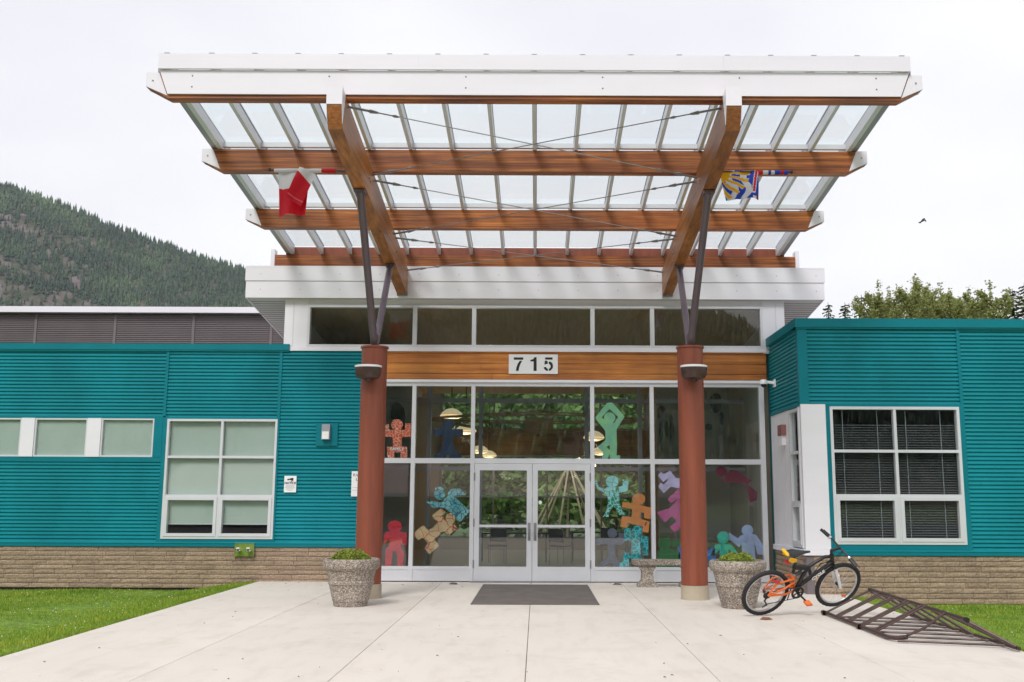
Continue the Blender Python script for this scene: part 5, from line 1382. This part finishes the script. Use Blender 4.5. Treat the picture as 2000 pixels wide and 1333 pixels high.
x, h = top_at(1941, 556, 56); broadleaf(x, 56, h, 1.9, 55, 'ragged dark topped leafy tree beside the far conifers', None, nl=5000, low=.5, ls=(.055, .12))
for px, py, Y, wd, lb in ((1617, 591, 70, 1.0, 'thin small conifer closest to the white roof corner'), (1650, 591, 66, 1.3, 'short bushy conifer between two thin ones'), (1682, 576, 60, 1.5, 'sparse crooked conifer next to the leafy clump'), (1977, 564, 62, 1.5, 'slim pointed conifer right of the ragged leafy tree'), (2000, 552, 58, 1.6, 'tallest dark conifer at the end of the tree row'), (1920, 586, 66, 1.5, 'low conifer tucked between leafy trees')):
    x, h = top_at(px, py, Y); conifer(x, Y, h, wd * 1.5, int(px), lb, None)
# greenery behind the hall
for k, (x, y, h, wd) in enumerate([(-4.2, 41, 8.5, 3.2), (-1.6, 44, 9.5, 3.4), (1.2, 42, 9.0, 3.3), (3.6, 45, 9.5, 3.4), (-3.0, 48, 10, 3.6), (5.8, 43, 9, 3.2), (.2, 50, 10.5, 3.8)]):
    broadleaf(x, y, h, wd, 80 + k, 'dense green tree behind the entrance hall windows', 'trees behind the entrance hall', 'leaf_back', nl=4200, low=.06, ls=(.12, .26), spiky=False)
tp_ = thing('tipi_poles', 'bare pale tipi poles tied at the top behind the hall', 'tipi poles', (1.2, 37.5, -.4))
ap = W(1112, 905, 37.5)
for k in range(9):
    a = 6.2832 * k / 9 + .2; bt = Vector((ap.x + 1.9 * math.cos(a), 37.5 + 1.9 * math.sin(a), -.4)); d = (ap - bt)
    MB().tube([bt, ap + d * .28], [.05, .03], 6).build('pole', M['pole_wood'], tp_)

# ------------------------------------------------------------------ forested mountain on the left
ridge = [(-500, 190), (-250, 268), (0, 350), (60, 368), (100, 383), (160, 404), (200, 425), (300, 462), (400, 495), (500, 526), (600, 556), (760, 600), (1000, 660), (1300, 720)]
rpx = np.array([p[0] for p in ridge], float); rpy = np.array([p[1] for p in ridge], float)
def elev(px):
    py = np.interp(px, rpx, rpy); dx = px - CX; dy = py - CY; x = dx + ROLL * dy; y = dy - ROLL * dx
    f_ = F * math.cos(PITCH) + y * math.sin(PITCH); u = F * math.sin(PITCH) - y * math.cos(PITCH)
    return x / f_, u / f_                     # tangent of azimuth, of elevation along depth
def fbm(x, y, s):
    v = 0; a = 1
    for o_ in range(4):
        v = v + a * np.sin(x * s + 1.7 * o_ + 1.3 * np.sin(y * s * .8 + o_)) * np.cos(y * s * 1.1 + 2.1 * o_ + np.sin(x * s * .6)); a *= .5; s *= 2.1
    return v
YRDG = 2500.0; SLP = .62; HAZE = 0.000045
def hill_pt(px, q):     # q: 0 at the ridge, 1 down the slope, <0 behind
    ta, te = elev(px); zr = te * YRDG - 16
    Y = YRDG - q * 1100
    X = ta * YRDG
    if isinstance(q, np.ndarray): z = np.where(q >= 0, zr - q * 1100 * SLP, zr + q * 1100 * .5)
    else: z = zr - q * 1100 * SLP if q >= 0 else zr + q * 1100 * .5
    z = z + 14 * fbm(X, Y, .010) * np.clip(np.abs(q) * 6, 0, 1)
    return X, Y, np.maximum(z, -2)
pxs = np.linspace(-500, 1300, 111); qs = np.concatenate([np.linspace(-.5, 0, 6)[:-1], np.linspace(0, 1.25, 60)])
PXg, Qg = np.meshgrid(pxs, qs); hx_, hy_, hz_ = hill_pt(PXg, Qg)
hm = MB(); hm.v = list(zip(hx_.ravel().tolist(), hy_.ravel().tolist(), hz_.ravel().tolist())); nc = len(pxs)
hm.f = [(j * nc + i, j * nc + i + 1, (j + 1) * nc + i + 1, (j + 1) * nc + i) for j in range(len(qs) - 1) for i in range(nc - 1)]
struct('mountain', hm, M['hill'])
def forest_mesh(X, Y, Z, hgt, r):
    n = len(X); k = 5; V = []; Fc = []
    a0 = r.uniform(0, 6.28, n)
    vs_ = np.zeros((n, 2 * k + 2, 3)); fs = []
    for j in range(k):
        a = a0 + 6.2832 * j / k
        for lv, (rad, zz) in enumerate(((.20, .08), (.13, .45))):
            vs_[:, lv * k + j, 0] = X + np.cos(a) * rad * hgt * r.uniform(.7, 1.2, n); vs_[:, lv * k + j, 1] = Y + np.sin(a) * rad * hgt; vs_[:, lv * k + j, 2] = Z + zz * hgt
    vs_[:, 2 * k, 0] = X; vs_[:, 2 * k, 1] = Y; vs_[:, 2 * k, 2] = Z + hgt
    vs_[:, 2 * k + 1, 0] = X; vs_[:, 2 * k + 1, 1] = Y; vs_[:, 2 * k + 1, 2] = Z + hgt * .62
    base = (np.arange(n) * (2 * k + 2))[:, None, None]; t_ = []
    for j in range(k):
        j2 = (j + 1) % k; t_.append((j, j2, 2 * k + 1)); t_.append((k + j, k + j2, 2 * k))
    tri = (base + np.array(t_)[None]).reshape(-1, 3)
    me = bpy.data.meshes.new('forest'); vv = vs_.reshape(-1, 3)
    me.vertices.add(len(vv)); me.vertices.foreach_set('co', vv.ravel()); nl = len(tri) * 3
    me.loops.add(nl); me.loops.foreach_set('vertex_index', tri.ravel().astype(np.int32)); me.polygons.add(len(tri))
    me.polygons.foreach_set('loop_start', np.arange(0, nl, 3, dtype=np.int32)); me.polygons.foreach_set('loop_total', np.full(len(tri), 3, dtype=np.int32))
    me.update(calc_edges=True); me.materials.append(M['far_tree']); return me
r_ = np.random.RandomState(11)
n = 34000; pp_ = r_.uniform(-420, 760, n); qq = r_.uniform(-.03, .80, n)
X_, Y_, Z_ = hill_pt(pp_, qq)
# open rocky patches low on the left
def project(X, Y, Z):
    fc = Y * math.cos(PITCH) + (Z - H) * math.sin(PITCH); up_ = -Y * math.sin(PITCH) + (Z - H) * math.cos(PITCH)
    x = F * X / fc; y = -F * up_ / fc
    return CX + x - ROLL * y, CY + y + ROLL * x
ux, uy = project(X_, Y_, Z_ + 8)
keep = np.ones(n, bool); wob = 10 * fbm(X_, Y_, .03)
for (ex, ey, ea, eb_, sl_, pr_) in ((70, 450, 95, 20, .35, .30), (35, 512, 80, 15, .45, .30), (95, 585, 130, 26, .25, .22), (185, 474, 50, 9, .25, .35), (136, 526, 16, 26, .9, .35), (250, 500, 40, 6, .3, .5), (-150, 480, 120, 60, .3, .3), (30, 430, 50, 9, .3, .4)):
    dx_ = ux - ex + wob; dy_ = uy - ey - sl_ * (ux - ex) + wob * .4
    keep &= ~(((dx_ / ea) ** 2 + (dy_ / eb_) ** 2 < 1) & (r_.uniform(0, 1, n) > pr_))
X_, Y_, Z_ = X_[keep], Y_[keep], Z_[keep]
tag(link('forest', forest_mesh(X_, Y_, Z_ - 1, r_.uniform(9, 26, len(X_)) ** 1.0, r_)), 'dense conifer forest covering the distant mountainside', 'forest', kind='stuff')

hz_m = bpy.data.materials.new('haze'); hz_m.use_nodes = True; ht = hz_m.node_tree; ht.nodes.clear()
ho = ht.nodes.new('ShaderNodeOutputMaterial'); hv = ht.nodes.new('ShaderNodeVolumePrincipled')
hv.inputs['Color'].default_value = (0.80, 0.87, 1.0, 1); hv.inputs['Density'].default_value = HAZE; hv.inputs['Anisotropy'].default_value = 0.0
ht.links.new(hv.outputs[0], ho.inputs['Volume'])
tag(MB().box(-2900, 2600, -1750, 3250, -2.2, 1250).build('haze', hz_m), 'thin pale haze between the school and the mountain', 'haze', kind='stuff')

# ------------------------------------------------------------------ what the glass reflects: hillside and a hall across the road
bt_ = [(-1.6, .30), (-.8, .28), (-.3, .26), (0, .25), (.14, .235), (.19, .20), (.25, .15), (.33, .11), (.5, .09), (1.2, .10)]
ba = np.array([b[0] for b in bt_]); be_ = np.array([b[1] for b in bt_]); DB = 1400.0
bm = MB(); az = np.linspace(-1.6, 1.2, 71); qs = np.linspace(0, 1, 26)
def back_pt(a, q):
    e = np.interp(a, ba, be_); z = e * DB * (1 - q) - 20 * (1 - q); Y = -DB + q * 900
    X = a * DB
    return X, Y, z - 2 * q + 10 * fbm(X, Y, .012) * np.clip(q * 5, 0, 1) * (1 - q)
Ag, Qg = np.meshgrid(az, qs); x_, y_, z_ = back_pt(Ag, Qg)
bm.v = list(zip(x_.ravel().tolist(), y_.ravel().tolist(), z_.ravel().tolist())); nc = len(az)
bm.f = [(j * nc + i, (j + 1) * nc + i, (j + 1) * nc + i + 1, j * nc + i + 1) for j in range(len(qs) - 1) for i in range(nc - 1)]
struct('hillside', bm, M['hill'])
n = 9000; aa = r_.uniform(-.9, .7, n); qq = r_.uniform(0, .95, n); X_, Y_, Z_ = back_pt(aa, qq)
tag(link('forest', forest_mesh(X_, Y_, Z_ - 1, r_.uniform(16, 28, n), r_)), 'conifer forest on the hillside across the road', 'forest', kind='stuff')
oh = thing('road_side_hall', 'low tan hall with a maroon metal roof across the parking lot', 'building', (-6, -22, -.3))
MB().box(-22, 8, -30, -21, -.3, 1.75).build('wall', M['tan_wall'], oh)
MB().prism([(-23, -20, 1.95), (-23, -25.5, 3.9), (-23, -31, 1.95)], (32, 0, 0)).build('roof', M['maroon_roof'], oh)
MB().box(-23, 9, -20.0, -19.94, 1.75, 1.94).build('fascia', M['white_metal'], oh)
for k in range(5): MB().box(-20 + k * 5.4, -17.8 + k * 5.4, -21.0, -20.95, .5, 1.5).build('window', M['black'], oh)

# rows of parts too small to pick apart one by one
for o in list(col.objects):
    if o.name.split('.')[0] in ('screws', 'spokes', 'soffit_joints', 'bolts', 'text_lines', 'stems', 'cables', 'blind_cord', 'foliage', 'crown'):
        o['kind'] = 'stuff'
